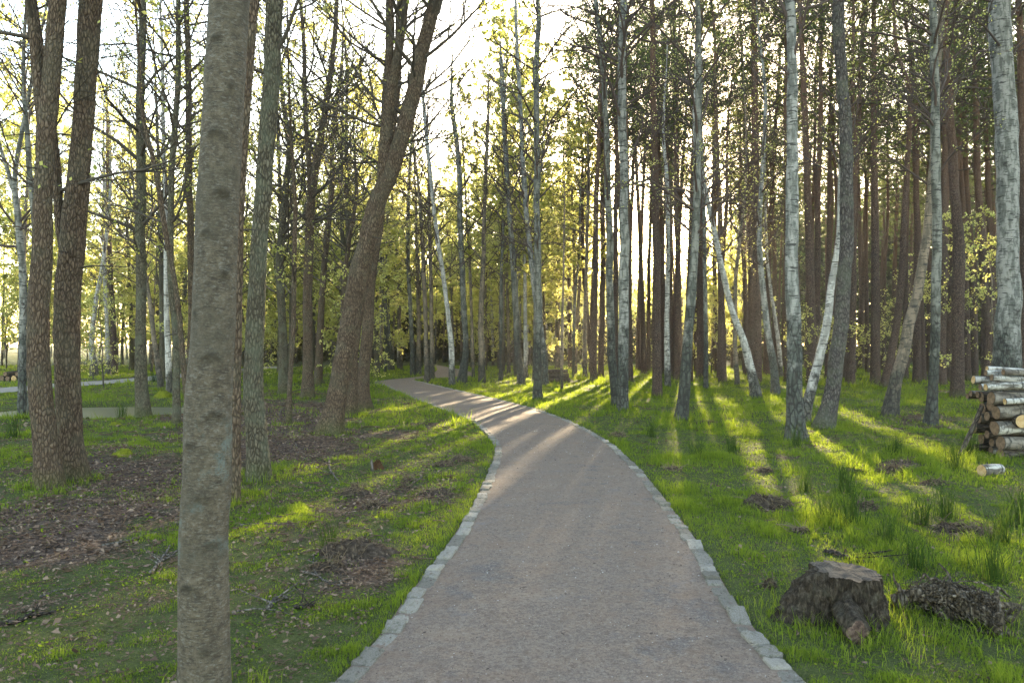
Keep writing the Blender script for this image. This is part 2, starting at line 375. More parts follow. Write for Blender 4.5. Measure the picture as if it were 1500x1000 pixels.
c = g.mix(g.math('MULTIPLY', g.ramp(n4, [(0.3, 1.0), (0.42, 0.0)]), 0.5), c, (0.125, 0.122, 0.13))
c = g.mix(g.math('MULTIPLY', g.ramp(n3, [(0.5, 0.0), (0.7, 1.0)]), 0.4), c, (0.10, 0.072, 0.055))
M['gravel'] = g.bsdf(c, 0.9, g.math('ADD', g.math('ADD', n2, n6), g.math('MULTIPLY', vr, 0.6)), 0.7, 0.012, 0.15)
strip("gravel_path", PL, PR, 14, 0.006, M['gravel'], "grey brown gravel footpath winding into the wood")
g = G("asphalt"); v = g.coords((1, 1, 1), False)
M['asphalt'] = g.bsdf(g.ramp(g.noise(v, 30, 4), [(0.3, (0.13, 0.122, 0.11)), (0.7, (0.2, 0.188, 0.17))]), 0.9)
strip("side_path", FPL, FPR, 5, 0.03, M['asphalt'], "pale side path crossing behind the pond")
th = np.linspace(0, 2*np.pi, 48, endpoint=False)
g = G("pond_water"); v = g.coords((1, 1, 1), False)
wm = g.n("BsdfPrincipled", {'Base Color': (0.05, 0.056, 0.036, 1), 'Roughness': 0.3, 'Specular IOR Level': 0.05})
bn = g.n("Bump", {'Height': g.noise(v, 3.0, 3), 'Strength': 0.08, 'Distance': 0.05}); g.t.links.new(bn.outputs[0], wm.inputs['Normal'])
g.t.links.new(wm.outputs[0], g.out.inputs[0])
V = np.column_stack([POND[0]+0.2+3.1*np.cos(th), POND[1]+1.9*np.sin(th), np.full(48, -0.13)])
tag(link("pond_water", mesh_of("pond_water", np.vstack([V, [[POND[0], POND[1], -0.13]]]), [np.column_stack([np.arange(48), (np.arange(48)+1) % 48, np.full(48, 48)])], g.m, False)), "still shallow pond between the trees", None, None, "structure")

# ------------------------------------------------------------------ trees
def trunk_tube(P, Rr, sides, seed, rough=0.0, flare=0.35, zb=0.0, scars=None, fine=1.0):
    """one tapering stem with a flared, ridged foot; P (K,3)"""
    V, F = tubes(P[None], Rr[None], sides); V = V.reshape(len(P), sides, 3); C0 = P[:, None, :]
    D = V-C0; rad = np.linalg.norm(D, axis=-1, keepdims=True); U = D/np.maximum(rad, 1e-9)
    r = np.random.default_rng(seed); ph = r.random(4)*6.28
    a = np.linspace(0, 2*np.pi, sides, endpoint=False)[None, :, None]
    zz = np.maximum(0, P[:, 2]-zb)[:, None, None]
    fl = flare*np.exp(-zz/(1.1*Rr[0]+0.04))*(0.62+0.38*np.cos(3*a+ph[0])+0.28*np.cos(5*a+ph[1]))
    fl = fl+0.05*np.cos(2*a+ph[2])*np.exp(-zz/3)
    q = C0+U*rad
    nb = (fbm(q*np.array([3.2, 3.2, 1.2])+seed, seed, 3)-0.5)[..., None]*0.22
    V = C0+U*rad*(1+fl+nb*(0.35+0.65*(rough > 0)))
    sc = np.zeros(V.shape[:2])
    if rough:
        n = fbm(q*np.array([26, 26, 6.0])*fine+seed, seed+3, 3)
        V = V+U*(np.abs(n-0.5)[..., None]*2-0.35)*rough
    if scars is not None:
        ang = a[..., 0]+np.pi/2
        for (z0, a0, wd, am) in scars:
            wd = wd*(0.45+0.75*((z0*7.31) % 1.0))
            da = (ang-a0+np.pi) % (2*np.pi)-np.pi; dz = (P[:, 2]-zb)[:, None]-z0+0.045*(da/wd)**2*wd
            m = np.exp(-(da/wd)**2)
            V = V+U*(1.5*am*m*np.exp(-(dz/0.018)**2)-am*0.7*m*np.exp(-((dz+0.035)/0.02)**2))[..., None]
            sc = np.maximum(sc, m*np.maximum(np.exp(-((dz+0.006)/0.011)**2), 0.55*np.exp(-((dz+0.028)/0.022)**2))*(0.5+0.9*fbm(q*np.array([30, 30, 30.0]), 77, 3)))
    return V.reshape(-1, 3), F, sc.ravel()
def grow(Cn, Rn, kind, seed, hb, n1, L1, elev, curl, n2, n3, nleaf, lsize, stub=0, prof='oval', sides=4):
    """branches and leaves round a stem centre line Cn (K,3) with radii Rn"""
    r = np.random.default_rng(seed); z0, z1 = Cn[0, 2], Cn[-1, 2]; H = z1-z0
    zz = Cn[:, 2]
    def at(h): return np.stack([np.interp(h, zz, Cn[:, i]) for i in range(3)], -1), np.interp(h, zz, Rn)
    def sprout(S, D, L, R0, K, curl, wob):
        n = len(S); P = np.zeros((n, K, 3)); P[:, 0] = S; d = unit(D); step = (L/(K-1))[:, None]
        for k in range(1, K):
            d = unit(d+np.array([0, 0, curl])[None]/(K-1)*1.0+r.normal(size=(n, 3))*wob); P[:, k] = P[:, k-1]+d*step
        t = np.linspace(0, 1, K)[None]; return P, R0[:, None]*(1-0.85*t)+0.0015
    acc = Acc()
    ck = np.linspace(0, len(Cn)-1, 24).astype(int); acc.add(*tubes(Cn[ck][None], np.full((1, 24), 0.004), 3))
    f = np.sort(r.random(n1)*0.94+0.03); h = z0+hb+(H-hb)*f
    S, tr = at(h); az = np.cumsum(np.full(n1, 2.39))+r.random(n1)*1.2
    pr = {'oval': 0.35+0.65*np.sin(np.pi*np.clip(f*0.85+0.12, 0, 1)), 'cone': 1.05-0.8*f, 'dome': np.sqrt(np.clip(1.02-(f-0.15)**2*1.25, 0.05, 1))}[prof]
    L = L1*pr*(0.7+0.6*r.random(n1)); e = R(elev)+r.normal(size=n1)*0.22
    D = np.stack([np.cos(az)*np.cos(e), np.sin(az)*np.cos(e), np.sin(e)], -1)
    P1, R1 = sprout(S, D, L, np.minimum(tr*0.42, 0.011*L+0.008), 7, curl, 0.13)
    acc.add(*tubes(P1, R1, sides+1))
    if stub:
        hs = z0+hb*(0.25+0.75*r.random(stub)); S, tr = at(hs); a2 = r.random(stub)*6.28
        D = np.stack([np.cos(a2), np.sin(a2), r.normal(size=stub)*0.25], -1)
        Ps, Rs = sprout(S, D, 0.25+0.9*r.random(stub)**2, np.full(stub, 0.011), 4, -0.2, 0.12); acc.add(*tubes(Ps, Rs, 4))
    def children(P, Rp, n, frac, K, ang, curl):
        N, Kp, _ = P.shape; i = np.repeat(np.arange(N), n); t = 0.22+0.75*r.random(len(i)); u = t*(Kp-1); k = np.minimum(u.astype(int), Kp-2); fu = (u-k)[:, None]
        S = P[i, k]*(1-fu)+P[i, k+1]*fu; d = unit(P[i, k+1]-P[i, k]); Rs = Rp[i, k]*0.6
        Lp = np.linalg.norm(P[:, -1]-P[:, 0], axis=1)[i]
        q = unit(np.cross(d, unit(r.normal(size=(len(i), 3))))); D = d*math.cos(ang)+q*math.sin(ang)
        return sprout(S, D, Lp*frac*(1.15-t*0.6)*(0.6+0.8*r.random(len(i))), Rs, K, curl, 0.16)
    P2, R2 = children(P1, R1, n2, 0.48, 5, R(42), curl*0.6); acc.add(*tubes(P2, R2, 3))
    P3, R3 = children(P2, R2, n3, 0.55, 4, R(40), curl*0.3); acc.add(*tubes(P3, R3, 3))
    bm = acc
    lf = None
    if nleaf:
        i = r.integers(0, len(P3), nleaf); t = np.clip(0.25+0.75*r.random(nleaf), 0, 0.999)*(P3.shape[1]-1); k = t.astype(int); fu = (t-k)[:, None]
        c = P3[i, k]*(1-fu)+P3[i, k+1]*fu
        if kind == 'pine':
            c = c+r.normal(size=c.shape)*0.03; ax = unit(P3[i, -1]-P3[i, 0])*0.7+r.normal(size=c.shape)*0.55+np.array([0, 0, 0.3])
            lf = leaf_quads(c, lsize*(0.6+0.8*r.random(nleaf)), 0.24, r=r, axis=ax)
        else:
            c = c+r.normal(size=c.shape)*0.03
            lf = leaf_quads(c, lsize*(0.6+0.8*r.random(nleaf)), 0.68, r=r)
    return bm, lf
KIND = {  # hb fraction, n1, L1, elev, curl, n2, n3, leaves, size, stub, prof
    'alder': dict(n1=26, L1=3.3, elev=30, curl=0.55, n2=6, n3=4, nleaf=1500, lsize=0.034, stub=3, prof='oval'),
    'bare': dict(n1=30, L1=3.6, elev=28, curl=0.5, n2=7, n3=5, nleaf=1500, lsize=0.028, stub=4, prof='oval'),
    'birch': dict(n1=30, L1=2.5, elev=48, curl=-0.15, n2=6, n3=4, nleaf=1500, lsize=0.022, stub=3, prof='oval'),
    'pine': dict(n1=34, L1=2.5, elev=8, curl=0.25, n2=6, n3=4, nleaf=3600, lsize=0.075, stub=16, prof='dome'),
}
LEAFM = {'alder': ('alderleaf', 'branch'), 'bare': ('alderleaf', 'branch'), 'birch': ('birchleaf', 'birchbranch'), 'pine': ('needle', 'pinebranch')}
def wpt(px, py, d): return np.array([(px-750)*d/FPX, d, EYE-(py-HZ)*d/FPX])
def hero(name, label, pts, kind, bark, H=18, hb=5.0, limbs=(), seed=1, base=None, hi=0, rough=0.0, group=None, flare=0.35, scars=None, over=None):
    by = base or pts[0][1]; d = FPX*EYE/(by-HZ); r = np.random.default_rng(seed)
    P = np.array([wpt(px, py, d) for px, py, _ in pts]); Rr = np.array([wd*0.465*d/FPX for _, _, wd in pts])
    zb = H1(P[0, 0], P[0, 1])
    if base is None or pts[0][1] <= by: P[0, 2] = zb
    if P[0, 2] > zb+0.05:
        P = np.vstack([[P[0, 0], P[0, 1], zb], P]); Rr = np.concatenate([[Rr[0]*1.1], Rr])
    base_pt = P[0].copy(); dirb = unit(P[1]-P[0])
    P = np.vstack([P[0]-np.array([0, 0, 0.2])-dirb*np.array([1, 1, 0])*0.05, P]); Rr = np.concatenate([[Rr[0]], Rr])
    top = P[-1]; dt = unit(P[-1]-P[-2]); rt = Rr[-1]; left = H-(top[2]-zb); k = 6
    if left > 0.5:
        for j in range(1, k+1):
            dt = unit(dt*0.75+np.array([0, 0, 0.28])+r.normal(size=3)*0.05); top = top+dt*left/k
            P = np.vstack([P, top]); Rr = np.append(Rr, max(0.012, rt*(1-j/(k+0.3))))
    lean = r.normal()*0.012; P[:, 1] += lean*(P[:, 2]-zb)
    tot = H+0.3; n = int(tot/0.045) if hi else int(tot/0.22); n = 1100 if hi == 2 else min(n, 420)
    Q = catmull(np.column_stack([P, Rr]), n); Q[:, 3] = np.maximum(Q[:, 3], 0.008)
    wob = (fbm(np.column_stack([Q[:, 2]*0.7, np.full(n, seed*3.1), np.zeros(n)]), seed)-0.5)*Q[:, 3]*0.9
    Q[:, 0] += wob*sstep(0.3, 1.5, Q[:, 2]-zb)
    Cn, Rn = Q[:, :3]-base_pt, Q[:, 3]
    sides = {0: 12, 1: 28, 2: 64}[hi]
    V, F, sc = trunk_tube(Cn, Rn, sides, seed, rough, flare, 0.0, scars)
    t = thing(name, base_pt, label, "tree", group)
    part("trunk", mesh_of("trunk", V, F, M[bark], True, attrs={'scar': sc}), t)
    cents = [(Cn, Rn)]
    for lp in limbs:
        lp = list(lp); up = lp[-1]
        LP = np.array([wpt(px, py, d) for px, py, _ in lp])-base_pt; LP[:, 1] += lean*(LP[:, 2]); LR = np.array([wd*0.5*d/FPX for *_, wd in lp])
        dt = unit(LP[-1]-LP[-2]); tp = LP[-1]; rt = LR[-1]
        for j in range(1, 5):
            dt = unit(dt*0.8+np.array([0, 0, 0.25])+r.normal(size=3)*0.06); tp = tp+dt*max(0.3, (H*0.85-LP[-1, 2])/4 if LP[-1, 2] < H*0.8 else 0.3)
            LP = np.vstack([LP, tp]); LR = np.append(LR, max(0.01, rt*(1-j/4.3)))
        ql = catmull(np.column_stack([LP, LR]), 60); ql[:, 3] = np.maximum(ql[:, 3], 0.006)
        v, f = tubes(ql[None, :, :3], ql[None, :, 3], 12 if not hi else 20)
        part("limb", mesh_of("limb", v, f, M[bark]), t); cents.append((ql[:, :3], ql[:, 3]))
    kp = dict(KIND[kind]); kp.update(over or {})
    A = Acc(); LV = []; LF = []; LR_ = []; m = 0
    for ci, (c_, r_) in enumerate(cents):
        s = 1.0 if ci == 0 else 0.45; q = dict(kp); q['n1'] = max(4, int(q['n1']*s)); q['nleaf'] = int(q['nleaf']*s); q['stub'] = q['stub'] if ci == 0 else 0
        b, lf = grow(c_, r_, kind, seed*13+ci, hb if ci == 0 else 0.6, **q)
        for (kk, mi), fs in b.F.items():
            for f in fs: A.F.setdefault((kk, 0), []).append(f+A.n)
        A.V += b.V; A.r += b.r; A.n += b.n
        if lf is not None: LV.append(lf[0]); LF.append(lf[1]+m); LR_.append(lf[2]); m += len(lf[0])
    lm, bmn = LEAFM[kind]
    part("branches", A.mesh("branches", M[bmn]), t)
    if LV: part("crown", mesh_of("crown", np.concatenate(LV), LF, M[lm], False, rnd=np.concatenate(LR_)), t)
    return t

A_, B_, P_ = 'alder_tree', 'birch_tree', 'pine_tree'
# the smooth grey tree in front: bark with dark branch scars and pale lichen
g = G("smooth_grey_bark"); v1 = g.coords((1, 1, 1)); vh = g.coords((1, 1, 3.2))
n1 = g.noise(v1, 24, 8, 0.72); n2 = g.noise(vh, 42, 6, 0.7); n3 = g.noise(v1, 3.2, 6, 0.65); n5 = g.noise(v1, 110, 4, 0.75)
c = g.ramp(n1, [(0.34, (0.048, 0.037, 0.025)), (0.5, (0.088, 0.069, 0.047)), (0.68, (0.14, 0.115, 0.08))])
c = g.mix(g.math('MULTIPLY', g.ramp(n2, [(0.53, 0.0), (0.6, 1.0)]), 0.5), c, (0.19, 0.185, 0.16))
c = g.mix(g.math('MULTIPLY', g.ramp(n5, [(0.5, 0.0), (0.66, 1.0)]), 0.5), c, (0.022, 0.019, 0.014))
len_ = g.ramp(g.noise(g.coords((1, 1, 7.0)), 22, 4, 0.6), [(0.57, 0.0), (0.62, 1.0)])
c = g.mix(g.math('MULTIPLY', len_, 0.6), c, (0.024, 0.02, 0.015))
c = g.mix(g.math('MULTIPLY', g.ramp(n3, [(0.48, 0.0), (0.64, 1.0)]), 0.55), c, (0.06, 0.052, 0.036))
zz = g.z(); band = g.ramp(g.math('DIVIDE', zz, 4.0), [(0.16, 0.0), (0.20, 1.0), (0.33, 1.0), (0.37, 0.0)])
tl = g.math('MULTIPLY', band, g.ramp(g.noise(v1, 6.5, 4), [(0.52, 0.0), (0.6, 1.0)]))
c = g.mix(g.math('MULTIPLY', g.math('MULTIPLY', tl, g.ramp(n5, [(0.4, 0.0), (0.52, 1.0)])), 0.65), c, (0.115, 0.145, 0.132))
c = g.mix(g.math('MULTIPLY', g.attr('scar'), 0.85), c, (0.03, 0.027, 0.02))
M['smooth'] = g.bsdf(c, 0.85, g.math('ADD', g.math('ADD', n1, g.math('MULTIPLY', n2, 0.6)), g.math('MULTIPLY', n5, 0.5)), 0.9, 0.014, 0.25)

rs = np.random.default_rng(5)
SC = [(0.35, -1.2, .35, .006), (0.62, -1.9, .5, .007), (0.80, -0.9, .4, .007), (1.0, -1.4, .6, .008), (1.22, -2.0, .35, .006), (1.35, -0.95, .45, .009), (1.6, -1.3, .55, .008), (1.78, -2.2, .4, .006), (1.95, -0.8, .4, .008),
      (2.12, -1.7, .5, .007), (2.3, -1.1, .35, .009), (2.55, -1.5, .45, .009), (2.75, -0.9, .3, .007), (2.95, -1.8, .4, .006), (3.2, -1.2, .4, .007)]
hero('grey_tree', "smooth grey trunk with dark branch scars standing closest to the path's foot", [(302, 1060, 80), (301, 1000, 76), (299, 880, 73), (299, 760, 71), (307, 650, 73), (314, 500, 70), (314, 400, 68), (316, 250, 66), (322, 120, 63), (329, 0, 61)],
     'alder', 'smooth', 17, 6.5, seed=11, hi=2, rough=0.004, flare=0.12, scars=SC)
# left of the path
hero(A_, "forked brown rough-barked alder, left stem of the thick pair by the leaf litter", [(73, 716, 41), (67, 640, 37), (62, 560, 35), (60, 400, 31), (64, 280, 29), (73, 170, 28), (84, 80, 27), (93, 0, 26)], 'bare', 'alder', 19, 6, seed=21, hi=1, rough=0.016,
     limbs=[[(69, 215, 15), (62, 150, 16), (55, 70, 15), (47, 0, 14)]])
hero(A_, "brown rough-barked alder, right stem of the thick pair, moss on its foot", [(111, 704, 40), (104, 640, 37), (102, 560, 37), (101, 400, 38), (107, 330, 36), (117, 250, 33), (128, 130, 32), (139, 0, 33)], 'bare', 'alder', 20, 7, seed=22, hi=1, rough=0.016,
     limbs=[[(100, 400, 12), (89, 320, 13), (86, 250, 12), (70, 120, 10), (58, 30, 8)]])
hero(A_, "knotty dark alder with burls at its foot, just behind the smooth grey trunk", [(379, 706, 36), (376, 640, 33), (371, 560, 31), (374, 480, 29), (378, 400, 28), (388, 250, 26), (396, 130, 26), (404, 0, 26)], 'bare', 'mossalder', 18, 4.5, seed=23, hi=1, rough=0.018,
     over=dict(L1=2.4, n1=22))
hero(A_, "thin dark alder half hidden behind the smooth grey trunk", [(343, 735, 20), (345, 600, 18), (349, 420, 18), (352, 300, 19), (362, 130, 20), (371, 0, 20)], 'bare', 'alder', 17, 5.5, seed=24, hi=1, rough=0.012)
hero(A_, "big leaning alder with swept trunk and mossy foot beside the leaf litter", [(484, 637, 38), (488, 610, 33), (493, 585, 31), (509, 500, 30), (526, 400, 29), (549, 305, 28), (575, 240, 26), (601, 150, 24), (624, 60, 22), (638, 0, 19)], 'bare', 'alder', 16, 5.5, seed=25, hi=1, rough=0.014, flare=0.45,
     limbs=[[(561, 275, 18), (564, 220, 19), (571, 150, 17), (583, 80, 14), (594, 0, 11)], [(572, 140, 8), (570, 95, 10), (574, 50, 9), (572, 0, 8)]])
hero(A_, "dark alder directly behind the big leaning alder, leaning the same way", [(514, 611, 21), (519, 520, 17), (528, 440, 16), (541, 370, 18), (556, 310, 15), (566, 250, 13), (585, 120, 10)], 'bare', 'alder', 15, 5, seed=26, hi=1, rough=0.012)
hero(A_, "dark alder with lumpy burred foot at the path side of the leaning alder", [(534, 600, 23), (532, 575, 21), (536, 500, 19), (544, 400, 18), (556, 325, 15), (561, 270, 13), (562, 150, 9)], 'bare', 'alder', 14, 5, seed=27, hi=1, rough=0.016)
hero(A_, "straight grey alder at the pond edge with a mossy root", [(210, 612, 24), (207, 570, 20), (205, 500, 17), (203, 400, 16), (202, 250, 15), (200, 100, 12), (200, 0, 11)], 'bare', 'mossalder', 17, 3.4, seed=28, rough=0.006, hi=1)
hero(A_, "slim mossy alder right of the pond, crooked low branches", [(259, 624, 13), (258, 560, 11), (257, 500, 11), (250, 400, 10), (249, 280, 9), (257, 150, 9), (258, 0, 7)], 'bare', 'mossalder', 15, 3.0, seed=29)
hero(A_, "thin brown alder leaning left across the pond-side trees", [(279, 642, 9), (270, 545, 9), (262, 460, 8), (240, 330, 8), (222, 230, 7), (207, 160, 5)], 'bare', 'alder', 11, 3.5, seed=30, over=dict(n1=14))
hero(A_, "slim straight alder hidden low behind the smooth grey trunk", [(283, 602, 12), (280, 450, 11), (277, 250, 10), (274, 0, 8)], 'bare', 'alder', 16, 4.5, seed=31)
hero(A_, "grey alder with two bends behind the knotty dark alder", [(416, 578, 17), (413, 480, 13), (410, 400, 12), (419, 280, 10), (424, 220, 9), (416, 150, 7), (409, 60, 5)], 'bare', 'mossalder', 13, 3.2, seed=32)
hero(A_, "thin crooked sapling alder standing in the brown leaf litter", [(423, 622, 10), (424, 570, 8), (429, 480, 8), (430, 400, 8), (432, 300, 7), (425, 200, 5)], 'bare', 'alder', 10, 2.6, seed=33, over=dict(n1=16, L1=2.0))
hero(A_, "tall forked alder with broad foot left of the leaning alder", [(451, 584, 20), (451, 540, 16), (451, 450, 15), (455, 300, 14), (468, 200, 11), (484, 100, 9), (491, 0, 7)], 'bare', 'alder', 17, 4, seed=34, rough=0.008, hi=1,
     limbs=[[(455, 310, 8), (452, 250, 8), (445, 150, 7), (443, 60, 6), (438, 0, 5)]])
hero(A_, "slender alder leaning right between the forked alder and leaning alder", [(466, 564, 14), (469, 480, 11), (473, 400, 10), (484, 280, 9), (487, 180, 7), (499, 90, 5)], 'bare', 'alder', 15, 4, seed=35)
hero(A_, "small alder with a bent crown close behind the leaning alder", [(500, 566, 10), (503, 450, 8), (511, 350, 7), (521, 290, 5), (520, 240, 4)], 'bare', 'alder', 12, 4, seed=36)
hero(B_, "peeling birch with blackened foot beside the left end of the side path", [(33, 608, 15), (32, 560, 12), (31, 400, 11), (24, 320, 10), (19, 270, 8), (30, 180, 6), (45, 100, 5)], 'birch', 'birch', 14, 3.5, seed=37, limbs=[[(20, 290, 6), (10, 255, 6), (0, 225, 5)]])
hero(B_, "blue-grey birch stem tucked against the left brown alder", [(47, 612, 15), (46, 570, 11), (50, 500, 10), (52, 380, 9), (40, 220, 8), (32, 100, 6)], 'birch', 'greybirch', 14, 4, seed=38)
hero(B_, "white birch right of the pond with a mossy mound at its foot", [(248, 578, 10), (246, 500, 9), (245, 430, 8), (243, 330, 7), (240, 200, 6), (238, 80, 5)], 'birch', 'palebirch', 15, 4.5, seed=39)
hero(B_, "brown-stemmed birch leaning over the mossy mound near the pond", [(236, 572, 10), (230, 530, 8), (222, 470, 7), (212, 400, 5)], 'birch', 'tanbirch', 11, 3.5, seed=40)
hero(B_, "pale birch with spreading foot just past the side path, leaning left", [(138, 551, 12), (135, 500, 8), (139, 450, 7), (148, 400, 6), (160, 300, 5)], 'birch', 'palebirch', 16, 4, seed=41, over=dict(nleaf=3500, lsize=0.05), base=551)
hero(B_, "white birch close beside a brown pine past the side path", [(158, 549, 8), (156, 480, 6), (152, 400, 6), (150, 250, 5)], 'birch', 'palebirch', 16, 5, seed=42)
hero(P_, "brown pine close beside a white birch past the side path", [(168, 548, 9), (166, 480, 8), (162, 400, 7), (158, 200, 6)], 'pine', 'pine', 18, 8, seed=43)
# centre, round the bend of the path
rows = [
 (A_, "grey alder trunk first behind the path's left bend", [(552, 547, 9), (551, 480, 7), (548, 380, 6)], 'alder', 'mossalder', 15),
 (B_, "grey birch leaning left beyond the path's left bend", [(573, 542, 10), (567, 480, 8), (560, 410, 7), (556, 300, 5)], 'birch', 'greybirch', 16),
 (B_, "straight tan birch at the outer edge of the path's bend", [(587, 543, 7), (585, 480, 6), (582, 380, 6)], 'birch', 'tanbirch', 15),
 (B_, "grey birch of the close group inside the double bend", [(605, 550, 9), (602, 480, 7), (598, 400, 6), (600, 250, 5)], 'birch', 'greybirch', 16),
 (B_, "thin birch second in the close group inside the double bend", [(614, 548, 7), (613, 470, 6), (611, 380, 5)], 'birch', 'tanbirch', 15),
 (B_, "reddish birch in front of the double bend, left of its pair", [(626, 560, 9), (624, 500, 7), (621, 420, 7), (615, 300, 5)], 'birch', 'tanbirch', 14),
 (B_, "reddish birch in front of the double bend, right of its pair", [(633, 556, 8), (633, 500, 7), (631, 400, 6), (628, 280, 5)], 'birch', 'tanbirch', 14),
 (B_, "bright white birch leaning left at the inside of the path bend", [(662, 566, 10), (660, 500, 8), (656, 460, 7), (648, 400, 7), (635, 300, 6), (620, 150, 5)], 'birch', 'palebirch', 14),
 (B_, "dark-footed birch standing next to the bright white leaning birch", [(677, 561, 15), (681, 520, 10), (679, 450, 9), (675, 350, 9), (671, 230, 8), (661, 130, 5)], 'birch', 'greybirch', 15),
 (B_, "tan birch with a ragged foot in the sunny grass by the path", [(706, 561, 12), (704, 500, 10), (706, 420, 8), (710, 300, 6), (714, 180, 5)], 'birch', 'tanbirch', 14),
 (B_, "thin birch standing far back between the tan and dark birches", [(736, 545, 7), (737, 470, 6), (736, 350, 5)], 'birch', 'greybirch', 15),
 (B_, "dark grey birch leaning left with its foot in sunlit grass", [(764, 565, 13), (759, 510, 10), (755, 430, 10), (746, 300, 8), (738, 170, 7), (733, 80, 5)], 'birch', 'greybirch', 14),
 (B_, "grey-green straight birch with reddish foot nearest the path's right edge", [(787, 586, 15), (788, 540, 12), (788, 400, 12), (787, 300, 10), (785, 150, 9), (788, 0, 7)], 'birch', 'greybirch', 14),
 (B_, "white-flecked birch leaning left close behind the grey-green one", [(799, 567, 11), (794, 500, 9), (784, 430, 9), (774, 350, 8), (768, 270, 8), (759, 100, 6), (755, 0, 5)], 'birch', 'birch', 15),
 ('sapling_tree', "thin bare sapling in front of the low pile of weathered logs", [(823, 573, 4.5), (823, 500, 4), (825, 420, 3), (827, 300, 2)], 'birch', 'tanbirch', 8),
 (B_, "tan double-width birch behind the low pile of weathered logs", [(817, 541, 9), (816, 470, 8), (818, 380, 7), (826, 250, 5)], 'birch', 'tanbirch', 16),
 (P_, "dark slim pine right behind the low pile of weathered logs", [(835, 541, 7), (834, 450, 6), (833, 250, 5)], 'pine', 'pine', 19),
 (B_, "tan birch leaning right beyond the low pile of weathered logs", [(842, 546, 6), (845, 480, 5), (850, 400, 5), (858, 250, 4)], 'birch', 'tanbirch', 16),
 (B_, "thin tan birch with sunlit grass all round its foot", [(857, 556, 7), (857, 480, 6), (859, 380, 5), (862, 230, 4)], 'birch', 'tanbirch', 15),
 (P_, "brown pine leaning left behind the sunlit grass", [(870, 553, 9), (864, 500, 8), (858, 430, 7), (853, 300, 6)], 'pine', 'pine', 18),
 (P_, "straight brown pine between sunlit grass and the double birch", [(880, 553, 10), (882, 450, 9), (883, 300, 8), (884, 100, 6)], 'pine', 'pine', 18),
 (B_, "darker stem of the double birch, half hidden behind its pale partner", [(902, 598, 14), (896, 520, 13), (893, 400, 12), (889, 250, 10), (882, 100, 8), (872, 0, 7)], 'birch', 'greybirch', 14),
 (B_, "paler front stem of the double birch with orange peeling foot", [(912, 604, 18), (914, 540, 17), (914, 400, 16), (913, 300, 14), (912, 150, 13), (913, 0, 11)], 'birch', 'birch', 14),
 (P_, "straight reddish-brown pine just right of the double birch", [(963, 582, 15), (962, 450, 13), (960, 300, 11), (956, 150, 9), (954, 0, 8)], 'pine', 'pine', 19),
 (B_, "white-barked slim birch close right of the reddish-brown pine", [(978, 568, 10), (977, 480, 8), (978, 400, 7), (976, 250, 6)], 'birch', 'palebirch', 14),
 (P_, "tall straight pine standing under the low sun", [(995, 548, 10), (994, 400, 9), (992, 200, 8), (990, 0, 6)], 'pine', 'pine', 20),
 (B_, "leaning grey birch by the sun, its long shadow reaching the path", [(998, 617, 20), (1002, 580, 18), (1007, 510, 15), (1013, 440, 14), (1018, 380, 12), (1022, 300, 12), (1024, 200, 11), (1027, 100, 9), (1026, 0, 8)], 'birch', 'greybirch', 14),
 (P_, "slim pine close behind the leaning grey birch by the sun", [(1020, 545, 8), (1019, 400, 7), (1017, 200, 6)], 'pine', 'pine', 19),
 (B_, "slim greenish birch between two leaning birches right of the sun", [(1034, 573, 8), (1034, 470, 7), (1033, 380, 6), (1030, 220, 5)], 'birch', 'greybirch', 13),
 (P_, "thin pine behind the strongly left-leaning birch", [(1048, 545, 8), (1047, 400, 7), (1046, 150, 5)], 'pine', 'pine', 19),
 (B_, "white and black birch leaning strongly left, curved at its foot", [(1108, 584, 17), (1101, 545, 14), (1088, 495, 11), (1071, 450, 10), (1059, 400, 9), (1045, 330, 8), (1035, 280, 7), (1020, 220, 5)], 'birch', 'palebirch', 11),
 (B_, "slim tan birch behind the strongly left-leaning birch's foot", [(1080, 568, 8), (1077, 500, 7), (1078, 420, 6), (1090, 300, 5)], 'birch', 'tanbirch', 13),
 (B_, "black-footed white birch between the left-leaning and mottled birches", [(1136, 578, 14), (1133, 530, 12), (1123, 470, 10), (1116, 400, 9), (1113, 330, 8), (1118, 240, 6), (1121, 130, 5)], 'birch', 'birch', 14),
 (B_, "thin white birch curving left behind the black-footed one", [(1144, 552, 7), (1137, 480, 6), (1128, 420, 5), (1121, 330, 5)], 'birch', 'palebirch', 13),
]
for i, (nm, lb, pts, kd, bk, H) in enumerate(rows):
    bd = FPX*EYE/(pts[0][1]-HZ)
    hero(nm, lb, pts, kd, bk, H, 3.8 if kd == 'birch' else (0.5*H if kd == 'pine' else 3.5), seed=60+i, hi=1 if pts[0][1] > 580 else 0, rough=0.006 if pts[0][1] > 580 else 0,
         over=dict(n1=10, L1=1.0, nleaf=250) if nm == 'sapling_tree' else None)
# right of the path
hero(B_, "thick mottled birch, white flakes on grey-green plates, beside the sunlit strip", [(1165, 645, 32), (1164, 600, 26), (1163, 500, 23), (1161, 400, 20), (1161, 300, 19), (1160, 200, 17), (1160, 100, 16), (1158, 0, 15)], 'birch', 'birch', 17, 6, seed=101, hi=1, rough=0.014)
hero(B_, "birch leaning right from behind the thick mottled birch's foot", [(1177, 622, 18), (1190, 565, 15), (1201, 530, 14), (1211, 480, 13), (1218, 420, 11), (1229, 350, 9), (1233, 260, 8)], 'birch', 'palebirch', 12, 5, seed=102, hi=1, rough=0.008)
hero(P_, "stout grey pine leaning right with a reddish scrape at its foot", [(1208, 631, 34), (1213, 605, 29), (1219, 575, 26), (1228, 525, 24), (1236, 450, 23), (1240, 380, 22), (1243, 300, 21), (1240, 200, 19), (1235, 100, 18), (1230, 0, 18)], 'pine', 'lean', 19, 9, seed=103, hi=1, rough=0.016)
